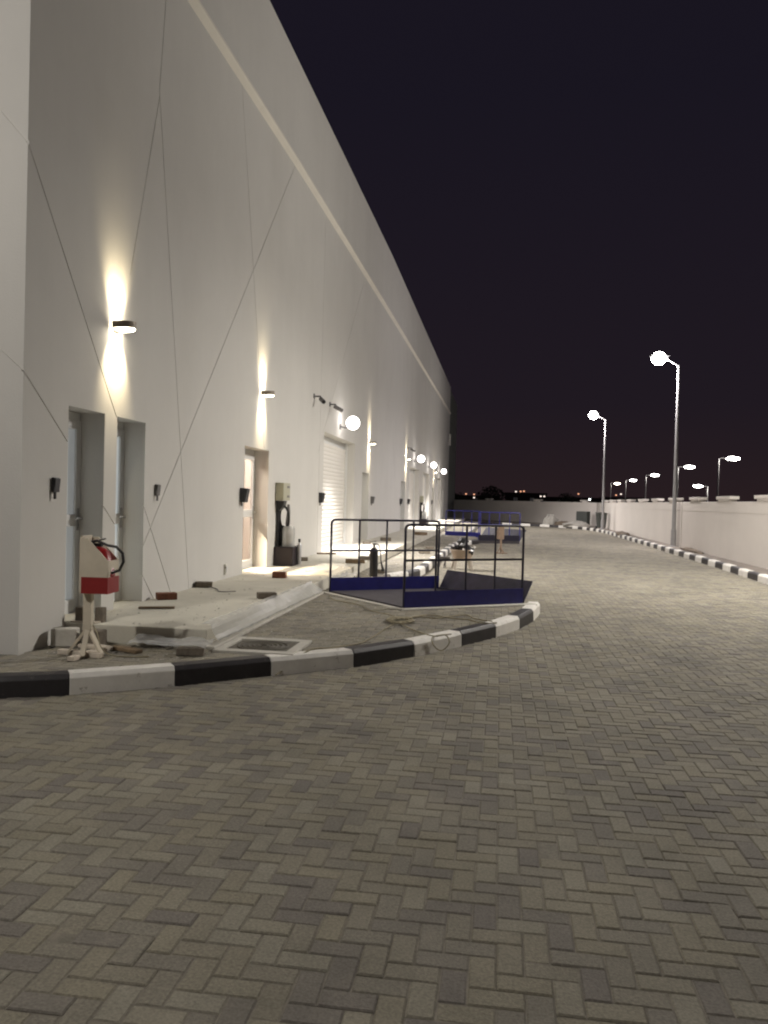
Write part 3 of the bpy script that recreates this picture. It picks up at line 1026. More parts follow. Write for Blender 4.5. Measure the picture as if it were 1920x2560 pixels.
# ------------------------------------------------------------------ wall fittings
def cctv(y, z, label, rz):
    t = thing('security_camera', label, 'camera', (WX, y, z), 0, 'security cameras on the warehouse wall')
    MB().box((0.002, -0.04, -0.05), (0.02, 0.04, 0.05)).build('mount_plate', M['mid_box'], t)
    MB().tube([(0.02, 0, 0), (0.14, 0, 0.0), (0.16, 0, -0.04)], 0.016, 8).build('arm', M['mid_box'], t, smooth=True)
    c = Vector((0.17, 0, -0.075))
    d = Vector((math.cos(rz), math.sin(rz), -0.45)).normalized()
    MB().tube([c - d * 0.07, c + d * 0.14], 0.045, 12).build('camera_body', M['mid_box'], t, smooth=True)
    MB().tube([c + d * 0.141, c + d * 0.155], [0.04, 0.032], 12).build('camera_lens', M['black'], t, smooth=True)
cctv(16.48, 3.64, 'dark security camera on the wall, nearer of the pair', -1.0)
cctv(18.05, 3.66, 'grey security camera on the wall, farther of the pair', 0.5)
cctv(33.85, 3.74, 'small security camera beside the fourth wall sconce', 0.5)

def call_box(y, z, label, dark=True, h=0.22, w=0.17, dp=0.085):
    t = thing('control_box', label, 'control box', (WX, y, z), 0, 'small wall boxes beside the doors')
    mt = M['dark_box'] if dark else M['mid_box']
    MB().box((0.002, -w / 2, -h / 2), (dp, w / 2, h / 2)).build('box_body', mt, t, bevel=0.008)
    MB().prism_axis([(dp + 0.001, -h * 0.40), (dp + dp * 0.4, h * 0.44), (dp + 0.001, h * 0.46)], 'y', -w * 0.42, w * 0.42).build('box_hood', mt, t, bevel=0.004)
    MB().tube([(0.03, -w * 0.3, -h / 2), (0.03, -w * 0.3, -h / 2 - 0.06)], 0.012, 8).build('conduit', mt, t)
for y, z, lb, dk_ in ((6.64, 1.56, 'small dark wall box left of the nearest door', True), (8.78, 1.55, 'small grey wall box right of the second door', False),
                      (11.86, 1.52, 'dark wall box at the left of the glowing door', True), (17.24, 1.52, 'dark wall box at the left of the first roller shutter', True),
                      (24.35, 1.50, 'grey wall box right of the door past the first shutter', False), (31.5, 1.47, 'dark wall box left of the narrow far door', True),
                      (34.2, 1.47, 'dark wall box right of the narrow far door', True), (46.2, 1.46, 'small grey wall box under the farthest sconce', False)):
    call_box(y, z, lb, dk_, *((0.13, 0.10, 0.03) if y < 9 else (0.22, 0.17, 0.085)))
t = thing('wall_socket', 'small white socket low on the wall before the glowing door', 'socket', (WX, 11.18, 0.44))
MB().box((0.002, -0.035, -0.075), (0.03, 0.035, 0.075)).build('socket_plate', M['white_paint'], t, bevel=0.004)
MB().box((0.031, -0.02, -0.045), (0.038, 0.02, 0.045)).build('socket_cover', M['alu'], t, bevel=0.003)

# beige cabinet with hose and clear tank: service unit standing by the wall
def service_unit(loc, label):
    t = thing('pump_unit', label, 'pump unit', loc, 0, 'service units standing against the warehouse wall')
    cab = MB().box((0.003, -0.14, 1.15), (0.15, 0.30, 1.46)).build('beige_cabinet', M['olive_box'], t, bevel=0.006)
    MB().box((0.151, 0.10, 1.37), (0.156, 0.26, 1.41)).box((0.151, 0.10, 1.20), (0.156, 0.26, 1.24)).build('cabinet_label', M['mid_box'], cab)
    MB().box((0.003, -0.06, 0.32), (0.05, 0.06, 1.14)).build('back_post', M['black'], t, bevel=0.004)
    MB().prism_axis([(0.0, 1.14), (0.16, 1.145), (0.13, 1.03), (0.06, 0.96), (0.02, 1.02)], 'y', -0.12, 0.08).build('hose_holster', M['black'], t, bevel=0.006)
    loop = [(0.13 + 0.085 * math.cos(a) - 0.01 * math.sin(a), 0.02, 0.84 + 0.20 * math.sin(a)) for a in [2 * PI * i / 20 for i in range(20)]]
    MB().tube(loop, 0.021, 8, close=True).build('hose_loop', M['black'], t, smooth=True)
    MB().tube([(0.19, 0.06, 1.08), (0.195, 0.06, 0.95), (0.185, 0.05, 0.75), (0.19, 0.04, 0.66)], [0.022, 0.03, 0.04, 0.03], 10).build('dispenser_gun', M['mid_box'], t, smooth=True)
    MB().tube([(0.06, 0.1, 0.70), (0.07, 0.1, 0.34)], 0.05, 12).build('dark_cylinder', M['black'], t, smooth=True)
    MB().box((0.0, -0.16, 0.0), (0.345, 0.40, 0.33)).build('black_crate', M['crate'], t, bevel=0.012)
    n = 20
    prof = [(0.108, 0.333), (0.112, 0.36), (0.112, 0.60), (0.108, 0.66), (0.09, 0.69), (0.001, 0.70)]
    tank = MB().lathe([(0.001, 0.333)] + prof, n, (0.215, 0.02, 0)).build('clear_tank', M['clear'], t, smooth=True)
    MB().lathe([(0.001, 0.34), (0.10, 0.34), (0.10, 0.36), (0.05, 0.40), (0.05, 0.56), (0.001, 0.56)], 14, (0.215, 0.02, 0)).build('tank_core', M['mid_box'], tank, smooth=True)
    MB().tube([(0.39, 0.12, 0.02), (0.39, 0.12, 0.36), (0.39, 0.12, 0.40)], [0.042, 0.042, 0.018], 12).build('silver_cylinder', M['steel'], t, smooth=True)
    MB().tube([(0.39, 0.12, 0.41), (0.39, 0.12, 0.47)], 0.022, 8).build('cylinder_cap', M['black'], t, smooth=True)
    return t
su = service_unit((WX + 0.005, 13.86, FZ), 'dark pump unit with beige cabinet beside the glowing door')
su2 = copy_tree(su)
su2.location = (WX + 0.005, 39.6, FZ)
su2['label'] = 'distant dark pump unit against the brightly lit far wall'

# ------------------------------------------------------------------ ramps with railings
def ramp(name, label, AL, AR, BLp, BRp, base, t_out, t_up, kick_a, kick_b, rail_mat, flap_mat, group, rr=0.017, support=0.0):
    AL, AR, BLp, BRp = [Vector((*p, base)) for p in (AL, AR, BLp, BRp)]
    ctr = (AL + AR + BLp + BRp) / 4
    t = thing(name, label, 'ramp', ctr, 0, group)
    AL, AR, BLp, BRp = [p - ctr for p in (AL, AR, BLp, BRp)]
    Z = Vector((0, 0, 1))
    # deck
    d = MB()
    q = [AL, BLp, BRp, AR]
    vs = [p + Z * 0.0 for p in q] + [p + Z * 0.02 for p in q]
    d.add(vs, [(3, 2, 1, 0), (4, 5, 6, 7), (0, 1, 5, 4), (1, 2, 6, 5), (2, 3, 7, 6), (3, 0, 4, 7)])
    d.build('deck_plate', M['deck'], t)
    if support:
        w_ = MB()
        vs = [p - Z * support for p in q] + [p - Z * 0.002 for p in q]
        w_.add(vs, [(3, 2, 1, 0), (4, 5, 6, 7), (0, 1, 5, 4), (1, 2, 6, 5), (2, 3, 7, 6), (3, 0, 4, 7)])
        w_.build('support_frame', M['deck'], t)
    # flap raised at the far end
    h = (BRp - BLp).normalized()
    f = MB()
    a, b = AR + Z * 0.022 + h * 0.01, BRp + Z * 0.022 + h * 0.01
    o2 = h * t_out + Z * t_up
    nn = o2.cross(b - a).normalized() * 0.012
    vs = [a, b, b + o2, a + o2, a + nn, b + nn, b + o2 + nn, a + o2 + nn]
    f.add(vs, [(0, 1, 2, 3), (7, 6, 5, 4), (0, 4, 5, 1), (1, 5, 6, 2), (2, 6, 7, 3), (3, 7, 4, 0)])
    fl = f.build('raised_flap', flap_mat, t)
    MB().tube([a, b], 0.018, 8).build('hinge', rail_mat, fl, smooth=True)
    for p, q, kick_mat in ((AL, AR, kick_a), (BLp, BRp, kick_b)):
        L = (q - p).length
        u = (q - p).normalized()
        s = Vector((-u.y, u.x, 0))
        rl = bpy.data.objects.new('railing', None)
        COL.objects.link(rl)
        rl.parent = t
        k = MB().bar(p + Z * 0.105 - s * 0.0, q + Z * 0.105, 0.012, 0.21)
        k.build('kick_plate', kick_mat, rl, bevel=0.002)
        top = 1.05
        cr_ = 0.06
        pts = [p + Z * 0.0 + s * 0.02]
        pts += [p + s * 0.02 + Z * (top - cr_)]
        for i in range(1, 6):
            an = PI / 2 * i / 5
            pts.append(p + s * 0.02 + u * (cr_ - cr_ * math.cos(an)) + Z * (top - cr_ + cr_ * math.sin(an)))
        for i in range(0, 6):
            an = PI / 2 * i / 5
            pts.append(q + s * 0.02 - u * (cr_ - cr_ * math.sin(an)) + Z * (top - cr_ + cr_ * math.cos(an)))
        pts.append(q + s * 0.02)
        MB().tube(pts, rr, 8).build('handrail_hoop', rail_mat, rl, smooth=True)
        zm = 0.60
        MB().tube([p + s * 0.02 + Z * zm, q + s * 0.02 + Z * zm], rr * 0.85, 8).build('mid_rail', rail_mat, rl, smooth=True)
        for i in (1, 2, 3):
            b_ = p.lerp(q, i / 4) + s * 0.02
            MB().tube([b_ + Z * 0.02, b_ + Z * (top)], rr * 0.85, 8).build('upright', rail_mat, rl, smooth=True)
    return t
ramp('loading_ramp', 'navy steel loading ramp with two railings on the near island', (-2.39, 11.38), (-0.90, 12.33), (-1.15, 10.0), (0.34, 11.0), 0.150, 0.14, 0.28, M['navy'], M['navy'], M['rail'], M['flap'], 'steel ramps with railings')
ramp('loading_ramp', 'distant blue loading ramp near the far end, lamplight and shade painted in', (-2.18, 32.9), (-0.76, 32.2), (-0.75, 29.9), (0.76, 30.4), 0.10, 0.25, 0.40, M['blue'], M['rail'], M['blue'], M['flap'], 'steel ramps with railings', support=0.105)  # lit side coloured bright blue, shaded kick plate coloured dark
# concrete strips at the foot of the near ramp
cs = structure('concrete_strip', 'narrow concrete edging at the foot of the near ramp')
MB().bar((-2.50, 11.36, 0.135), (-1.18, 9.90, 0.135), 0.09, 0.05).build('edging_piece', M['haunch'], cs, bevel=0.01)
MB().bar((-1.18, 9.90, 0.134), (0.50, 11.02, 0.134), 0.13, 0.05).build('edging_piece', M['haunch'], cs, bevel=0.01)

# ------------------------------------------------------------------ fire point stands
def fire_stand(loc, label, rz, board, band, s=1.0):
    t = thing('fire_point_stand', label, 'fire stand', loc, rz, 'wooden fire point stands')
    t.scale = (s, s, s)
    post = MB().box((-0.035, -0.03, 0.20), (0.035, 0.03, 0.60)).build('post', board, t, bevel=0.004)
    # side panels of the open topped box, back board, bottom and front
    prof = [(-0.035, 0.53), (0.205, 0.53), (0.205, 0.80), (0.03, 0.985), (-0.035, 0.985)]
    MB().prism_axis(prof, 'y', -0.11, -0.095).build('side_panel', board, t, bevel=0.002)
    MB().prism_axis(prof, 'y', 0.095, 0.11).build('side_panel', board, t, bevel=0.002)
    MB().box((-0.035, -0.094, 0.53), (-0.02, 0.094, 1.0)).build('back_board', board, t)
    MB().box((-0.019, -0.094, 0.53), (0.204, 0.094, 0.545)).build('box_floor', board, t)
    MB().box((0.19, -0.094, 0.546), (0.205, 0.094, 0.80)).build('front_board', board, t)
    bd = MB()
    bd.box((-0.015, -0.116, 0.53), (0.211, -0.111, 0.665)).box((0.2055, -0.111, 0.53), (0.211, 0.111, 0.665))
    bd.build('red_band', band, t)
    for sx, sy in ((-1, -0.35), (1, -0.4), (0.15, -1.0), (0.2, 1.0)):
        MB().bar((0, 0, 0.24), (0.15 * sx, 0.15 * sy, 0.02), 0.04, 0.022).build('leg', board, t, bevel=0.003)
    MB().box((-0.26, -0.06, 0.0), (0.17, -0.005, 0.04), (0, 0, -0.25)).build('foot_bar', M['pale_timber'] if s == 1 else board, t, bevel=0.004)
    MB().box((-0.03, -0.26, 0.0), (0.03, 0.2, 0.035), (0, 0, -0.1)).build('foot_bar', M['pale_timber'] if s == 1 else board, t, bevel=0.004)
    return t
fire_stand((-3.37, 6.27, 0.142), 'cream wooden stand with red band holding an extinguisher by the nearest door', 0.06, M['stand_white'], M['red'])
fire_stand((0.06, 24.2, 0.0), 'brown wooden fire stand alone on the road beyond the near ramp', 1.9, M['wood_brown'], M['wood_brown'], 0.8)
MB0 = None
ex = thing('fire_extinguisher', 'small red extinguisher with black hose lying in the cream stand', 'extinguisher', (-3.26, 6.27, 0.97))
MB().tube([(0.04, 0, -0.20), (0.035, 0, -0.17), (-0.02, 0, 0.02), (-0.035, 0, 0.05), (-0.045, 0, 0.08)], [0.05, 0.082, 0.082, 0.06, 0.025], 16).build('cylinder', M['ext_red'], ex, smooth=True)
MB().box((-0.09, -0.02, 0.085), (0.0, 0.02, 0.11)).bar((-0.09, 0, 0.12), (0.03, 0, 0.15), 0.022, 0.01).build('valve_handle', M['black'], ex, bevel=0.003)
MB().tube([(-0.10, -0.03, 0.115), (-0.02, -0.05, 0.135), (0.08, -0.06, 0.10), (0.16, -0.07, 0.09), (0.215, -0.07, 0.04), (0.225, -0.07, -0.03), (0.19, -0.07, -0.10), (0.12, -0.06, -0.125)], 0.012, 8).build('hose', M['black'], ex, smooth=True)
MB().ellipsoid((-0.03, -0.086, 0.0), (0.035, 0.004, 0.05), 10, 6).build('label_sticker', M['scrap'], ex)

# black CO2 extinguisher standing behind the near ramp
ex2 = thing('fire_extinguisher', 'black tall fire extinguisher standing behind the near ramp railing', 'extinguisher', (-2.19, 14.1, 0.142))
MB().lathe([(0.001, 0), (0.072, 0), (0.074, 0.03), (0.074, 0.44), (0.06, 0.49), (0.022, 0.52), (0.02, 0.56), (0.001, 0.56)], 18).build('cylinder', M['black'], ex2, smooth=True)
MB().box((-0.03, -0.02, 0.56), (0.05, 0.02, 0.59)).bar((-0.11, 0, 0.60), (0.04, 0, 0.625), 0.02, 0.012).build('valve_handle', M['mid_box'], ex2, bevel=0.003)
MB().tube([(0.05, 0, 0.58), (0.09, 0, 0.55), (0.115, 0, 0.45), (0.125, 0, 0.30), (0.135, 0, 0.24)], 0.011, 8).build('hose', M['mid_box'], ex2, smooth=True)
MB().tube([(0.135, 0, 0.25), (0.16, 0.0, 0.16), (0.17, 0.0, 0.10)], [0.014, 0.02, 0.035], 10).build('horn', M['black'], ex2, smooth=True)

# ------------------------------------------------------------------ tub on a stool, trestle
tb = thing('plastic_stool', 'pale plastic stool carrying a tub on the road', 'stool', (-0.80, 18.0, 0.0), 0.2)
MB().prism([(-0.17, -0.16), (0.17, -0.16), (0.17, 0.16), (-0.17, 0.16)], 0.205, 0.232).build('seat', M['stool'], tb, bevel=0.02)
for sx in (-1, 1):
    for sy in (-1, 1):
        MB().add([(sx * 0.16 - 0.03, sy * 0.15 - 0.03, 0.21), (sx * 0.16 + 0.03, sy * 0.15 - 0.03, 0.21), (sx * 0.16 + 0.03, sy * 0.15 + 0.03, 0.21), (sx * 0.16 - 0.03, sy * 0.15 + 0.03, 0.21),
                  (sx * 0.20 - 0.022, sy * 0.19 - 0.022, 0.0), (sx * 0.20 + 0.022, sy * 0.19 - 0.022, 0.0), (sx * 0.20 + 0.022, sy * 0.19 + 0.022, 0.0), (sx * 0.20 - 0.022, sy * 0.19 + 0.022, 0.0)],
                 [(0, 1, 2, 3), (7, 6, 5, 4), (0, 4, 5, 1), (1, 5, 6, 2), (2, 6, 7, 3), (3, 7, 4, 0)]).build('leg', M['stool'], tb, bevel=0.006)
tu = thing('plastic_tub', 'tan plastic tub heaped with black and white rubbish on a stool', 'tub', (-0.80, 18.0, 0.235), 0.0)
MB().lathe([(0.001, 0.0), (0.19, 0.0), (0.215, 0.05), (0.262, 0.19), (0.275, 0.20), (0.272, 0.212), (0.255, 0.205), (0.205, 0.05), (0.19, 0.015), (0.001, 0.015)], 24).build('tub_body', M['tub'], tu, smooth=True)
for k in range(9):
    a = k * 0.7
    r = 0.05 + 0.012 * (k % 5)
    m = MB()
    m.ellipsoid((0.19 * math.cos(a) * (k % 3) / 2, 0.16 * math.sin(a) * (k % 3) / 2, 0.19 + 0.03 * (k % 4) + (0.10 if k in (3, 6) else 0)), (r + 0.04, r + 0.03, r), 9, 6)
    for i in range(len(m.v)):
        x, y, z = m.v[i]
        m.v[i] = (x + random.uniform(-.02, .02), y + random.uniform(-.02, .02), z + random.uniform(-.025, .03))
    m.build('rubbish_piece', M['bin_bag'], tu)
for k in range(12):
    a = random.uniform(0, 2 * PI)
    r = random.uniform(0.05, 0.27)
    z = random.uniform(0.20, 0.28)
    m = MB().box((r * math.cos(a) - 0.03, r * math.sin(a) - 0.012, z), (r * math.cos(a) + 0.03, r * math.sin(a) + 0.012, z + 0.012), (random.uniform(-.8, .8), random.uniform(-1.2, 1.2), random.uniform(0, 3)))
    m.build('paper_scrap', M['scrap'], tu)
tr = thing('metal_trestle', 'low dark metal trestle on the road beside the striped kerb', 'trestle', (-1.22, 18.3, 0))
MB().box((-0.16, -0.04, 0.20), (0.13, 0.04, 0.25)).build('top_bar', M['mid_box'], tr, bevel=0.004)
for x in (-0.13, 0.0):
    MB().bar((x + 0.03, 0, 0.2), (x, -0.12, 0.01), 0.02, 0.02).build('leg', M['mid_box'], tr)
    MB().bar((x + 0.03, 0, 0.2), (x + 0.02, 0.12, 0.01), 0.02, 0.02).build('leg', M['mid_box'], tr)

# ------------------------------------------------------------------ loose bricks and boards
def loose_brick(x, y, z, label, m='grey_brick', rz=0.0, size=(0.22, 0.11, 0.07), up_=False):
    mb = MB()
    a, b, c = size
    if up_:
        a, b, c = size[1] * 0.75, size[2], size[0] * 0.62
    mb.box((-a / 2, -b / 2, 0), (a / 2, b / 2, c))
    o = mb.build('loose_brick', M[m], None, bevel=0.006)
    for v in o.data.vertices:
        v.co += Vector((random.uniform(-.004, .004), random.uniform(-.004, .004), random.uniform(-.003, .003)))
    o.location = (x, y, z + 0.003)
    o.rotation_euler = (0, 0, rz)
    tag(o, label, 'brick', 'loose bricks left on the paving')
Z3 = FZ
loose_brick(-3.80, 10.05, Z3, 'grey brick against the wall foot with a wire beside it', 'grey_brick', 0.3)
loose_brick(-2.70, 9.20, Z3, 'dark brick near the walkway edge beside the plastic sheet', 'grey_brick', 0.5)
loose_brick(-3.22, 11.62, Z3, 'reddish brick in the light pool before the glowing door', 'red_brick', 0.05, (0.20, 0.11, 0.09))
loose_brick(-3.74, 8.72, Z3, 'dark red brick by the wall right of the second door', 'red_brick', 0.6, (0.22, 0.12, 0.075))
loose_brick(-3.82, 6.97, Z3, 'dark brick on end left of the cream stand post', 'grey_brick', 0.1, up_=True)
loose_brick(-3.64, 7.0, Z3, 'dark brick on end right of the cream stand post', 'grey_brick', -0.1, up_=True)
loose_brick(-2.56, 6.50, 0.142, 'dark brick lying before the crumpled polythene', 'grey_brick', 0.2, (0.23, 0.10, 0.065))
loose_brick(-3.72, 14.95, Z3, 'dark brick just beyond the nearer pump unit', 'grey_brick', 0.5)
loose_brick(-2.66, 14.85, Z3, 'long brown brick at the walkway edge behind the ramp railing', 'timber', 0.2, (0.36, 0.11, 0.08))
loose_brick(-3.55, 21.5, Z3, 'small dark brick by the far jamb of the first shutter', 'grey_brick', 0.4)
loose_brick(-3.30, 23.4, Z3, 'grey brick on the bright walkway below the third sconce', 'grey_brick', 0.3, (0.3, 0.12, 0.1))
loose_brick(-2.62, 16.7, Z3, 'small brick on the brightest patch of the walkway', 'grey_brick', -0.6, (0.14, 0.09, 0.06))
loose_brick(-2.62, 15.8, Z3, 'brick just behind the black extinguisher', 'grey_brick', 0.1)
loose_brick(-2.20, 14.75, 0.142, 'brick on the paving right of the black extinguisher', 'grey_brick', 0.4)
loose_brick(-1.95, 22.9, 0.142, 'brick on the paving near the striped kerb far off', 'grey_brick', 0.4)
loose_brick(-1.90, 20.7, 0.142, 'brick lying on the paving before the tub', 'grey_brick', 0.1, (0.3, 0.14, 0.08))
def plank(p0, p1, z, label, w=0.1, h=0.03, m='timber', name='timber_plank'):
    o = MB().bar((p0[0], p0[1], z + h / 2 + 0.003), (p1[0], p1[1], z + h / 2 + 0.003), w, h).build(name, M[m], None, bevel=0.004)
    tag(o, label, 'plank', 'timber pieces left on the paving')
plank((-3.86, 16.9), (-3.5, 17.1), Z3, 'flat dark offcut at the corner of the first shutter', 0.1)
plank((-2.27, 13.45), (-1.80, 13.75), 0.142, 'dark board lying on the paving behind the railing', 0.08)
plank((-2.85, 28.2), (-2.62, 28.4), Z3, 'thick yellowish timber on the far bright walkway', 0.35, 0.10)
plank((-3.70, 7.92), (-3.36, 8.05), Z3, 'thin brown board at the sill of the second door', 0.07, 0.02)
plank((-3.88, 6.96), (-3.62, 6.93), Z3, 'thin pale board under the bricks by the nearest door', 0.12, 0.012, 'pale_timber')
plank((-3.60, 6.60), (-3.28, 6.5), 0.142, 'short pale plank lying by the foot of the cream stand', 0.1, 0.03, 'pale_timber')
plank((-3.30, 6.58), (-3.0, 6.45), 0.142, 'brown plank offcut right of the cream stand foot', 0.08, 0.03)
# plaster sacks/blocks behind the cream stand
def block(loc, size, label, m, rz=0.0, rx=0.0):
    o = MB().box((-size[0] / 2, -size[1] / 2, 0), (size[0] / 2, size[1] / 2, size[2])).build('concrete_block', M[m], None, bevel=0.012)
    o.location = loc
    o.rotation_euler = (rx, 0, rz)
    tag(o, label, 'block', 'concrete blocks behind the cream stand')
block((-3.76, 6.60, 0.142), (0.22, 0.12, 0.16), 'grey concrete block left of the cream stand', 'haunch', 0.25)
block((-3.52, 6.66, 0.142), (0.19, 0.12, 0.15), 'darker concrete block behind the cream stand legs', 'grey_brick', -0.15)

# ------------------------------------------------------------------ crumpled polythene
def sheet(name, label, x0, x1, y0, y1, nx, ny, zf, amp, seed):
    r = np.random.default_rng(seed)
    ph = r.random((14, 3)) * 6.28
    fq = r.normal(0, 9, (14, 2))
    vs, fs = [], []
    for i in range(nx + 1):
        for j in range(ny + 1):
            u, v = i / nx, j / ny
            x = x0 + (x1 - x0) * u
            y = y0 + (y1 - y0) * v
            w = sum(abs(math.sin(fq[k, 0] * x + fq[k, 1] * y + ph[k, 0])) for k in range(14)) / 14 - 0.45
            ex_ = 0.05 * math.sin(7 * u + 3 * v + ph[0, 1]) * (abs(v - .5) * 2)
            z = zf(x, y)
            vs.append((x + ex_ * 0.6, y + 0.05 * math.sin(9 * u + ph[1, 1]), z + max(0.0, w * amp + amp * 0.5) + 0.006))
    for i in range(nx):
        for j in range(ny):
            a = i * (ny + 1) + j
            fs.append((a, a + ny + 1, a + ny + 2, a + 1))
    o = MB().add(vs, fs).build(name, M['sheet'], None)
    o.data.polygons.foreach_set('use_smooth', [False] * len(o.data.polygons))
    return tag(o, label, 'plastic sheet')
sheet('polythene_sheet', 'crumpled clear polythene on the paving at the walkway corner', -3.15, -2.42, 6.42, 6.80, 26, 16, lambda x, y: 0.142, 0.12, 3)
sheet('polythene_sheet', 'clear polythene film draped along the walkway edge', -2.62, -2.44, 6.9, 11.0, 8, 110,
      lambda x, y: 0.305 if x < SLX + 0.012 else max(0.17, 0.30 - (x - SLX - 0.012) * 1.6), 0.045, 5)
sheet('polythene_sheet', 'clear polythene lying on the walkway behind the near ramp', -3.0, -2.35, 12.2, 13.7, 16, 30, lambda x, y: 0.303 if x < SLX else 0.145, 0.10, 9)

# ------------------------------------------------------------------ manhole
mh = thing('manhole', 'square concrete-framed cover with ring pattern near the walkway step', 'manhole', (-2.08, 7.05, 0.139))
for a, b in (((-0.36, -0.36), (0.36, -0.25)), ((-0.36, 0.25), (0.36, 0.36)), ((-0.36, -0.249), (-0.29, 0.249)), ((0.27, -0.249), (0.36, 0.249))):
    MB().box((a[0], a[1], -0.03), (b[0], b[1], 0.022)).build('frame_piece', M['haunch'], mh, bevel=0.006)
cv = MB().box((-0.289, -0.248, -0.03), (0.269, 0.248, 0.006)).build('cover', M['cover'], mh)
for k in range(1, 6):
    r = 0.045 * k
    MB().tube([(-0.01 + r * math.cos(a), r * math.sin(a) * 0.98, 0.008) for a in [2 * PI * i / 36 for i in range(36)]], 0.012, 6, close=True).build('ring', M['cover'], cv, smooth=True)

# ------------------------------------------------------------------ rope
rp_pts = []
RZ = 0.156
def add_path(*pts):
    pts = [Vector(p) for p in pts]
    out = []
    for i in range(len(pts) - 1):
        p0, p1, p2, p3 = pts[max(i - 1, 0)], pts[i], pts[i + 1], pts[min(i + 2, len(pts) - 1)]
        for k in range(8):
            t_ = k / 8
            out.append(0.5 * ((2 * p1) + (p2 - p0) * t_ + (2 * p0 - 5 * p1 + 4 * p2 - p3) * t_ * t_ + (3 * p1 - p0 - 3 * p2 + p3) * t_ ** 3))
    out.append(pts[-1])
    return out
rr_ = 0.008
rope = MB()
coil = []
rnd = random.Random(5)
for k in range(34):
    a = k * 0.92
    r = 0.13 + rnd.uniform(-0.045, 0.05)
    coil.append((-1.06 + r * math.cos(a) * 0.95, 8.93 + r * math.sin(a) * 1.6, RZ + 0.0022 * (k % 7)))
rope.tube(add_path(*coil), rr_, 6)
rope.tube(add_path((-1.0, 9.15, RZ), (-0.86, 9.42, RZ), (-0.72, 9.46, RZ), (-0.50, 9.30, RZ), (-0.32, 9.24, RZ), (-0.16, 9.02, RZ), (0.0, 9.10, RZ)), rr_, 6)
rope.tube(add_path((-1.05, 9.0, RZ + .01), (-0.90, 9.30, RZ), (-0.70, 9.25, RZ), (-0.52, 9.48, RZ), (-0.36, 9.62, RZ), (-0.25, 9.35, RZ), (-0.05, 9.2, RZ)), rr_, 6)
rope.tube(add_path((-1.05, 8.75, RZ), (-0.92, 8.45, RZ), (-0.75, 8.15, RZ), (-0.60, 8.0, RZ), (-0.50, 8.03, RZ + .01), (-0.46, 7.965, 0.10), (-0.53, 7.90, 0.035), (-0.60, 7.80, 0.10), (-0.615, 7.90, RZ + .01), (-0.45, 8.10, RZ + .012)), rr_ * 0.8, 6)
rope.tube(add_path((-1.1, 8.75, RZ), (-1.16, 8.2, RZ), (-1.2, 7.75, RZ), (-1.27, 7.38, RZ), (-1.45, 7.05, RZ + .012), (-1.62, 6.86, RZ + .012), (-1.76, 6.66, 0.05), (-1.82, 6.52, 0.012)), rr_ * 0.8, 6)
rope.tube(add_path((-2.32, 11.0, RZ), (-2.15, 10.5, RZ), (-1.75, 10.1, RZ), (-1.5, 9.6, RZ), (-1.25, 9.35, RZ), (-1.08, 9.0, RZ)), rr_ * 0.8, 6)
ro = rope.build('rope', M['rope'], None, smooth=True)
tag(ro, 'tangled straw-coloured rope coiled on the near island and trailing over its kerb', 'rope')
# wires by the cream stand and by the bricks
wr = MB().tube(add_path((-3.35, 6.30, 0.40), (-3.28, 6.25, 0.34), (-3.22, 6.22, 0.22), (-3.12, 6.25, 0.155), (-2.85, 6.32, 0.15)), 0.006, 6)
tag(wr.build('cable', M['rope'], None, smooth=True), 'thin pale cable trailing from the cream stand', 'cable')
wr = MB().tube(add_path((-3.72, 10.0, FZ + .02), (-3.55, 9.85, FZ + .01), (-3.42, 9.6, FZ + .01), (-3.25, 9.7, FZ + .01)), 0.006, 6)
tag(wr.build('cable', M['mid_box'], None, smooth=True), 'thin grey wire curling from the brick at the wall foot', 'cable')

# fine rubble and mortar crumbs nobody could count
rb_ = MB()
q_ = random.Random(11)
def crumb(x, y, z, r):
    a = [q_.uniform(0.6, 1.2) * r for _ in range(6)]
    rb_.add([(x - a[0], y, z), (x, y - a[1], z), (x + a[2], y, z), (x, y + a[3], z), (x + 0.2 * r, y, z + a[4] * 0.7)], [(0, 1, 4), (1, 2, 4), (2, 3, 4), (3, 0, 4), (3, 2, 1, 0)])
for k in range(260):
    crumb(q_.uniform(WX + 0.05, SLX - 0.1), 6.95 + 22 * q_.random() ** 1.6, FZ + 0.003, q_.uniform(0.004, 0.018))
for k in range(220):
    x = q_.uniform(-3.8, -1.3)
    crumb(x, q_.uniform(6.2, 6.75) if x < -2.6 else q_.uniform(7.4, 10.5), 0.143, q_.uniform(0.004, 0.014))
for k in range(160):
    crumb(q_.uniform(-2.4, -1.75), q_.uniform(13.2, 27), 0.143, q_.uniform(0.006, 0.022))
tag(rb_.build('rubble', M['haunch'], None), 'fine mortar crumbs scattered over walkway and paving', 'rubble', None, 'stuff')

# ------------------------------------------------------------------ far corner clutter
def lump(name, label, cat, loc, r, m, seed, n=14):
    q = random.Random(seed)
    mb = MB().ellipsoid((0, 0, 0), (1, 1, 1), n, 8)
    for i in range(len(mb.v)):
        x, y, z = mb.v[i]
        k = 1 + q.uniform(-.16, .16)
        mb.v[i] = (x * r[0] * k, y * r[1] * k, max(-0.02, z * r[2] * k + r[2] * 0.25))
    o = mb.build(name, M[m], None, smooth=False)
    o.location = loc
    return tag(o, label, cat)
lump('white_sack', 'pale bulging sack on the far kerb before the end wall', 'sack', (3.4, 54.9, 0.13), (0.55, 0.45, 0.55), 'bag_white', 3)
lump('dirt_pile', 'low pale heap of rubble at the bend of the far kerb', 'dirt pile', (4.9, 52.9, 0.10), (0.85, 0.5, 0.30), 'bag_white', 4)
lump('dirt_pile', 'brown heap of soil on the verge beside the far wall', 'dirt pile', (5.95, 40.5, 0.10), (0.25, 1.6, 0.14), 'earth', 5)
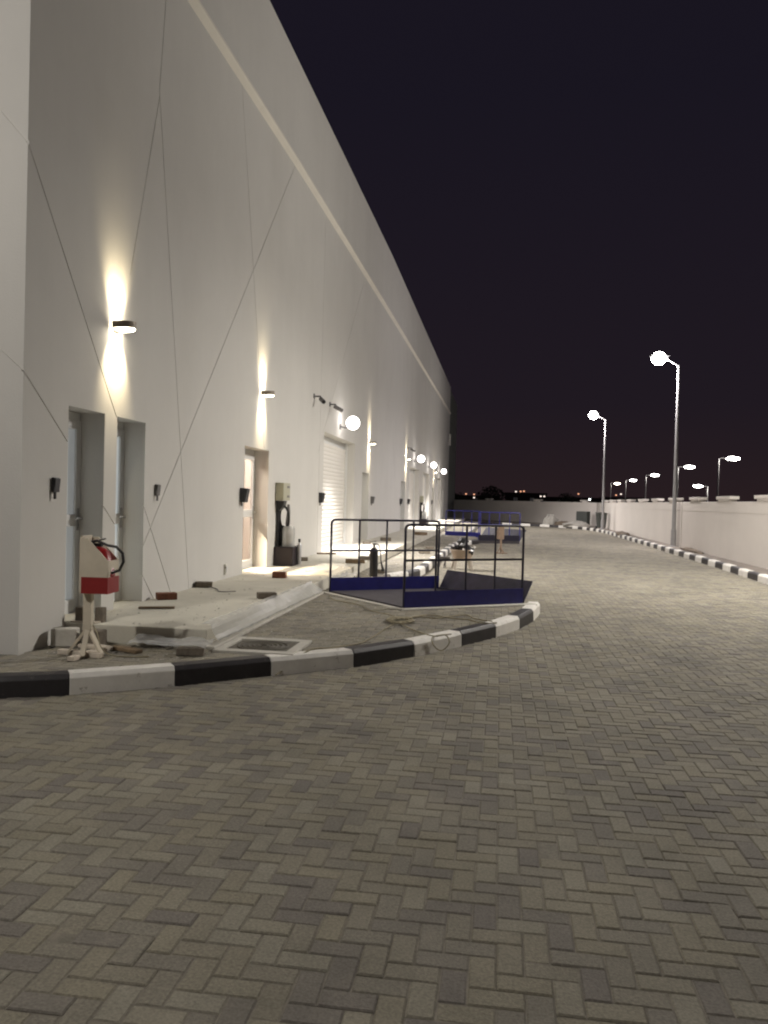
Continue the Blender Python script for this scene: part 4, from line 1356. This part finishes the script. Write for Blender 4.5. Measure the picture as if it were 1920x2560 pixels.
lump('dirt_pile', 'dark soil heap at the wall foot right of the nearer street lamp', 'dirt pile', (6.12, 26.9, 0.10), (0.14, 1.5, 0.09), 'earth', 6)
lump('dirt_pile', 'dark low rubble heap left of the pale heap at the far corner', 'dirt pile', (4.15, 54.6, 0.10), (0.6, 0.4, 0.25), 'earth', 7)
cb = thing('utility_cabinet', 'dark metal cabinet against the end wall in the far corner', 'cabinet', (5.55, 55.3, 0.115), -0.66)
MB().box((-0.42, -0.2, 0.10), (0.42, 0.2, 0.98)).build('cabinet_body', M['cabinet'], cb, bevel=0.01)
MB().box((-0.40, -0.214, 0.14), (-0.01, -0.201, 0.95)).build('cabinet_door', M['cabinet'], cb, bevel=0.004)
MB().box((0.01, -0.214, 0.14), (0.40, -0.201, 0.95)).build('cabinet_door', M['cabinet'], cb, bevel=0.004)
MB().box((-0.44, -0.22, 0.0), (0.44, 0.22, 0.098)).build('plinth', M['haunch'], cb)
bn = thing('wheelie_bin', 'dark green bin standing at the right wall in the far corner', 'bin', (6.0, 49.2, 0.115), 0.2)
MB().add([(-.2, -.22, .08), (.2, -.22, .08), (.2, .22, .08), (-.2, .22, .08), (-.26, -.3, .92), (.26, -.3, .92), (.26, .3, .92), (-.26, .3, .92)],
         [(3, 2, 1, 0), (4, 5, 6, 7), (0, 1, 5, 4), (1, 2, 6, 5), (2, 3, 7, 6), (3, 0, 4, 7)]).build('bin_body', M['cabinet'], bn, bevel=0.02)
MB().box((-.28, -.32, .922), (.28, .33, .98), (0.05, 0, 0)).build('bin_lid', M['cabinet'], bn, bevel=0.02)
for s in (-1, 1):
    MB().tube([(s * 0.2, 0.24, 0.09), (s * 0.26, 0.24, 0.09)], 0.09, 14).build('bin_wheel', M['black'], bn, smooth=True)

# ------------------------------------------------------------------ beyond the walls: tree, dark houses, city lights
def tree(x, y, h, r, label, seed):
    q = random.Random(seed)
    t = thing('tree', label, 'tree', (x, y, -0.12))
    MB().tube([(0, 0, 0), (0.1, 0, h * 0.3), (0.0, 0.1, h * 0.55)], [0.16, 0.12, 0.07], 8).build('trunk', M['bark'], t, smooth=True)
    m = MB()
    for k in range(5):
        a = k * 1.26
        m.tube([(0, 0, h * 0.45), (r * 0.5 * math.cos(a), r * 0.5 * math.sin(a), h * 0.7)], [0.06, 0.03], 6)
    m.build('branches', M['bark'], t)
    c = MB()
    for k in range(900):
        while True:
            p = Vector((q.uniform(-1, 1), q.uniform(-1, 1), q.uniform(-1, 1)))
            if 0.25 < p.length < 1 and q.random() < 0.4 + 0.6 * abs(math.sin(3 * p.x + 2) * math.cos(4 * p.y + 1) * math.sin(3 * p.z)):
                break
        p = Vector((p.x * r, p.y * r, h - r * 0.85 + p.z * r * 0.85))
        d1 = Vector((q.uniform(-1, 1), q.uniform(-1, 1), q.uniform(-1, 1))).normalized() * 0.16
        d2 = d1.cross(Vector((q.uniform(-1, 1), q.uniform(-1, 1), q.uniform(-1, 1)))).normalized() * 0.08
        c.add([p - d1, p + d2, p + d1, p - d2], [(0, 1, 2, 3)])
    c.build('crown', M['foliage'], t)
tree(-1.0, 90, 3.6, 1.6, 'dark round tree showing over the end wall near the building', 2)
tree(9.5, 120, 3.4, 2.0, 'low dark tree over the middle of the end wall', 3)
tree(-6.0, 110, 3.0, 2.2, 'low dark bush over the end wall beside the dark bay', 4)
def far_house(x, y, w, h, label, seed):
    q = random.Random(seed)
    t = thing('far_building', label, 'building', (x, y, -0.12), 0, 'dark buildings on the horizon')
    MB().box((-w / 2, 0, 0), (w / 2, 10, h)).build('wall', M['skyline'], t)
    MB().box((-w / 2 - 0.3, -0.3, h + 0.004), (w / 2 + 0.3, 10.3, h + 0.35)).build('roof', M['skyline'], t)
    for k in range(2):
        MB().box((-w * 0.3 + k * w * 0.4, -0.04, h * 0.45), (-w * 0.3 + k * w * 0.4 + 1.6, -0.004, h * 0.45 + 1.5)).build('window', M['dark_glass'], t)
for k, (x, y, w, h, lb) in enumerate(((-12, 310, 22, 4.0, 'low dark building on the horizon next to the warehouse end'), (10, 320, 16, 5.6, 'dark building on the horizon below the orange lights'),
                                      (30, 330, 24, 4.4, 'long dark building on the horizon above the end wall'), (52, 340, 20, 5.0, 'dark building on the horizon behind the row of lamps'))):
    far_house(x, y, w, h, lb, k)
city = [(-12.6, 4.6, 'c', 'dim pinkish light low beside the dark bay'), (-9.6, 4.5, 'c', 'dim reddish light right of the pinkish one'), (-9.6, 3.3, 'w', 'tiny white light just above the end wall'),
        (5.7, 5.9, 'w', 'pale orange light at the left of the horizon cluster'), (7.4, 6.0, 'c', 'orange light in the middle of the horizon cluster'), (8.6, 6.1, 'c', 'orange light at the right of the horizon cluster'),
        (14.7, 4.4, 'w', 'white light pair low over the end wall, left one'), (16.0, 4.4, 'w', 'white light pair low over the end wall, right one'), (28.2, 5.6, 'c', 'faint reddish light left of the second pole'),
        (32.2, 3.7, 'b', 'bright greenish white light at the far wall corner'), (41.5, 5.5, 'c', 'small reddish light right of the second pole'), (43.2, 5.9, 'w', 'small pale light by the far lamp row')]
for x, z, k, lb in city:
    t = thing('distant_light', lb, 'light', (x, 300, -0.12), 0, 'distant lights on the horizon')
    MB().tube([(0, 0, 0), (0, 0, z)], 0.06, 6).build('pole', M['skyline'], t)
    MB().ellipsoid((0, 0, z + 0.14), (0.34, 0.34, 0.26), 10, 6).build('lamp_lens', M[{'c': 'lens_city', 'w': 'lens_city_white', 'b': 'lens_city_bright'}[k]], t, smooth=True)
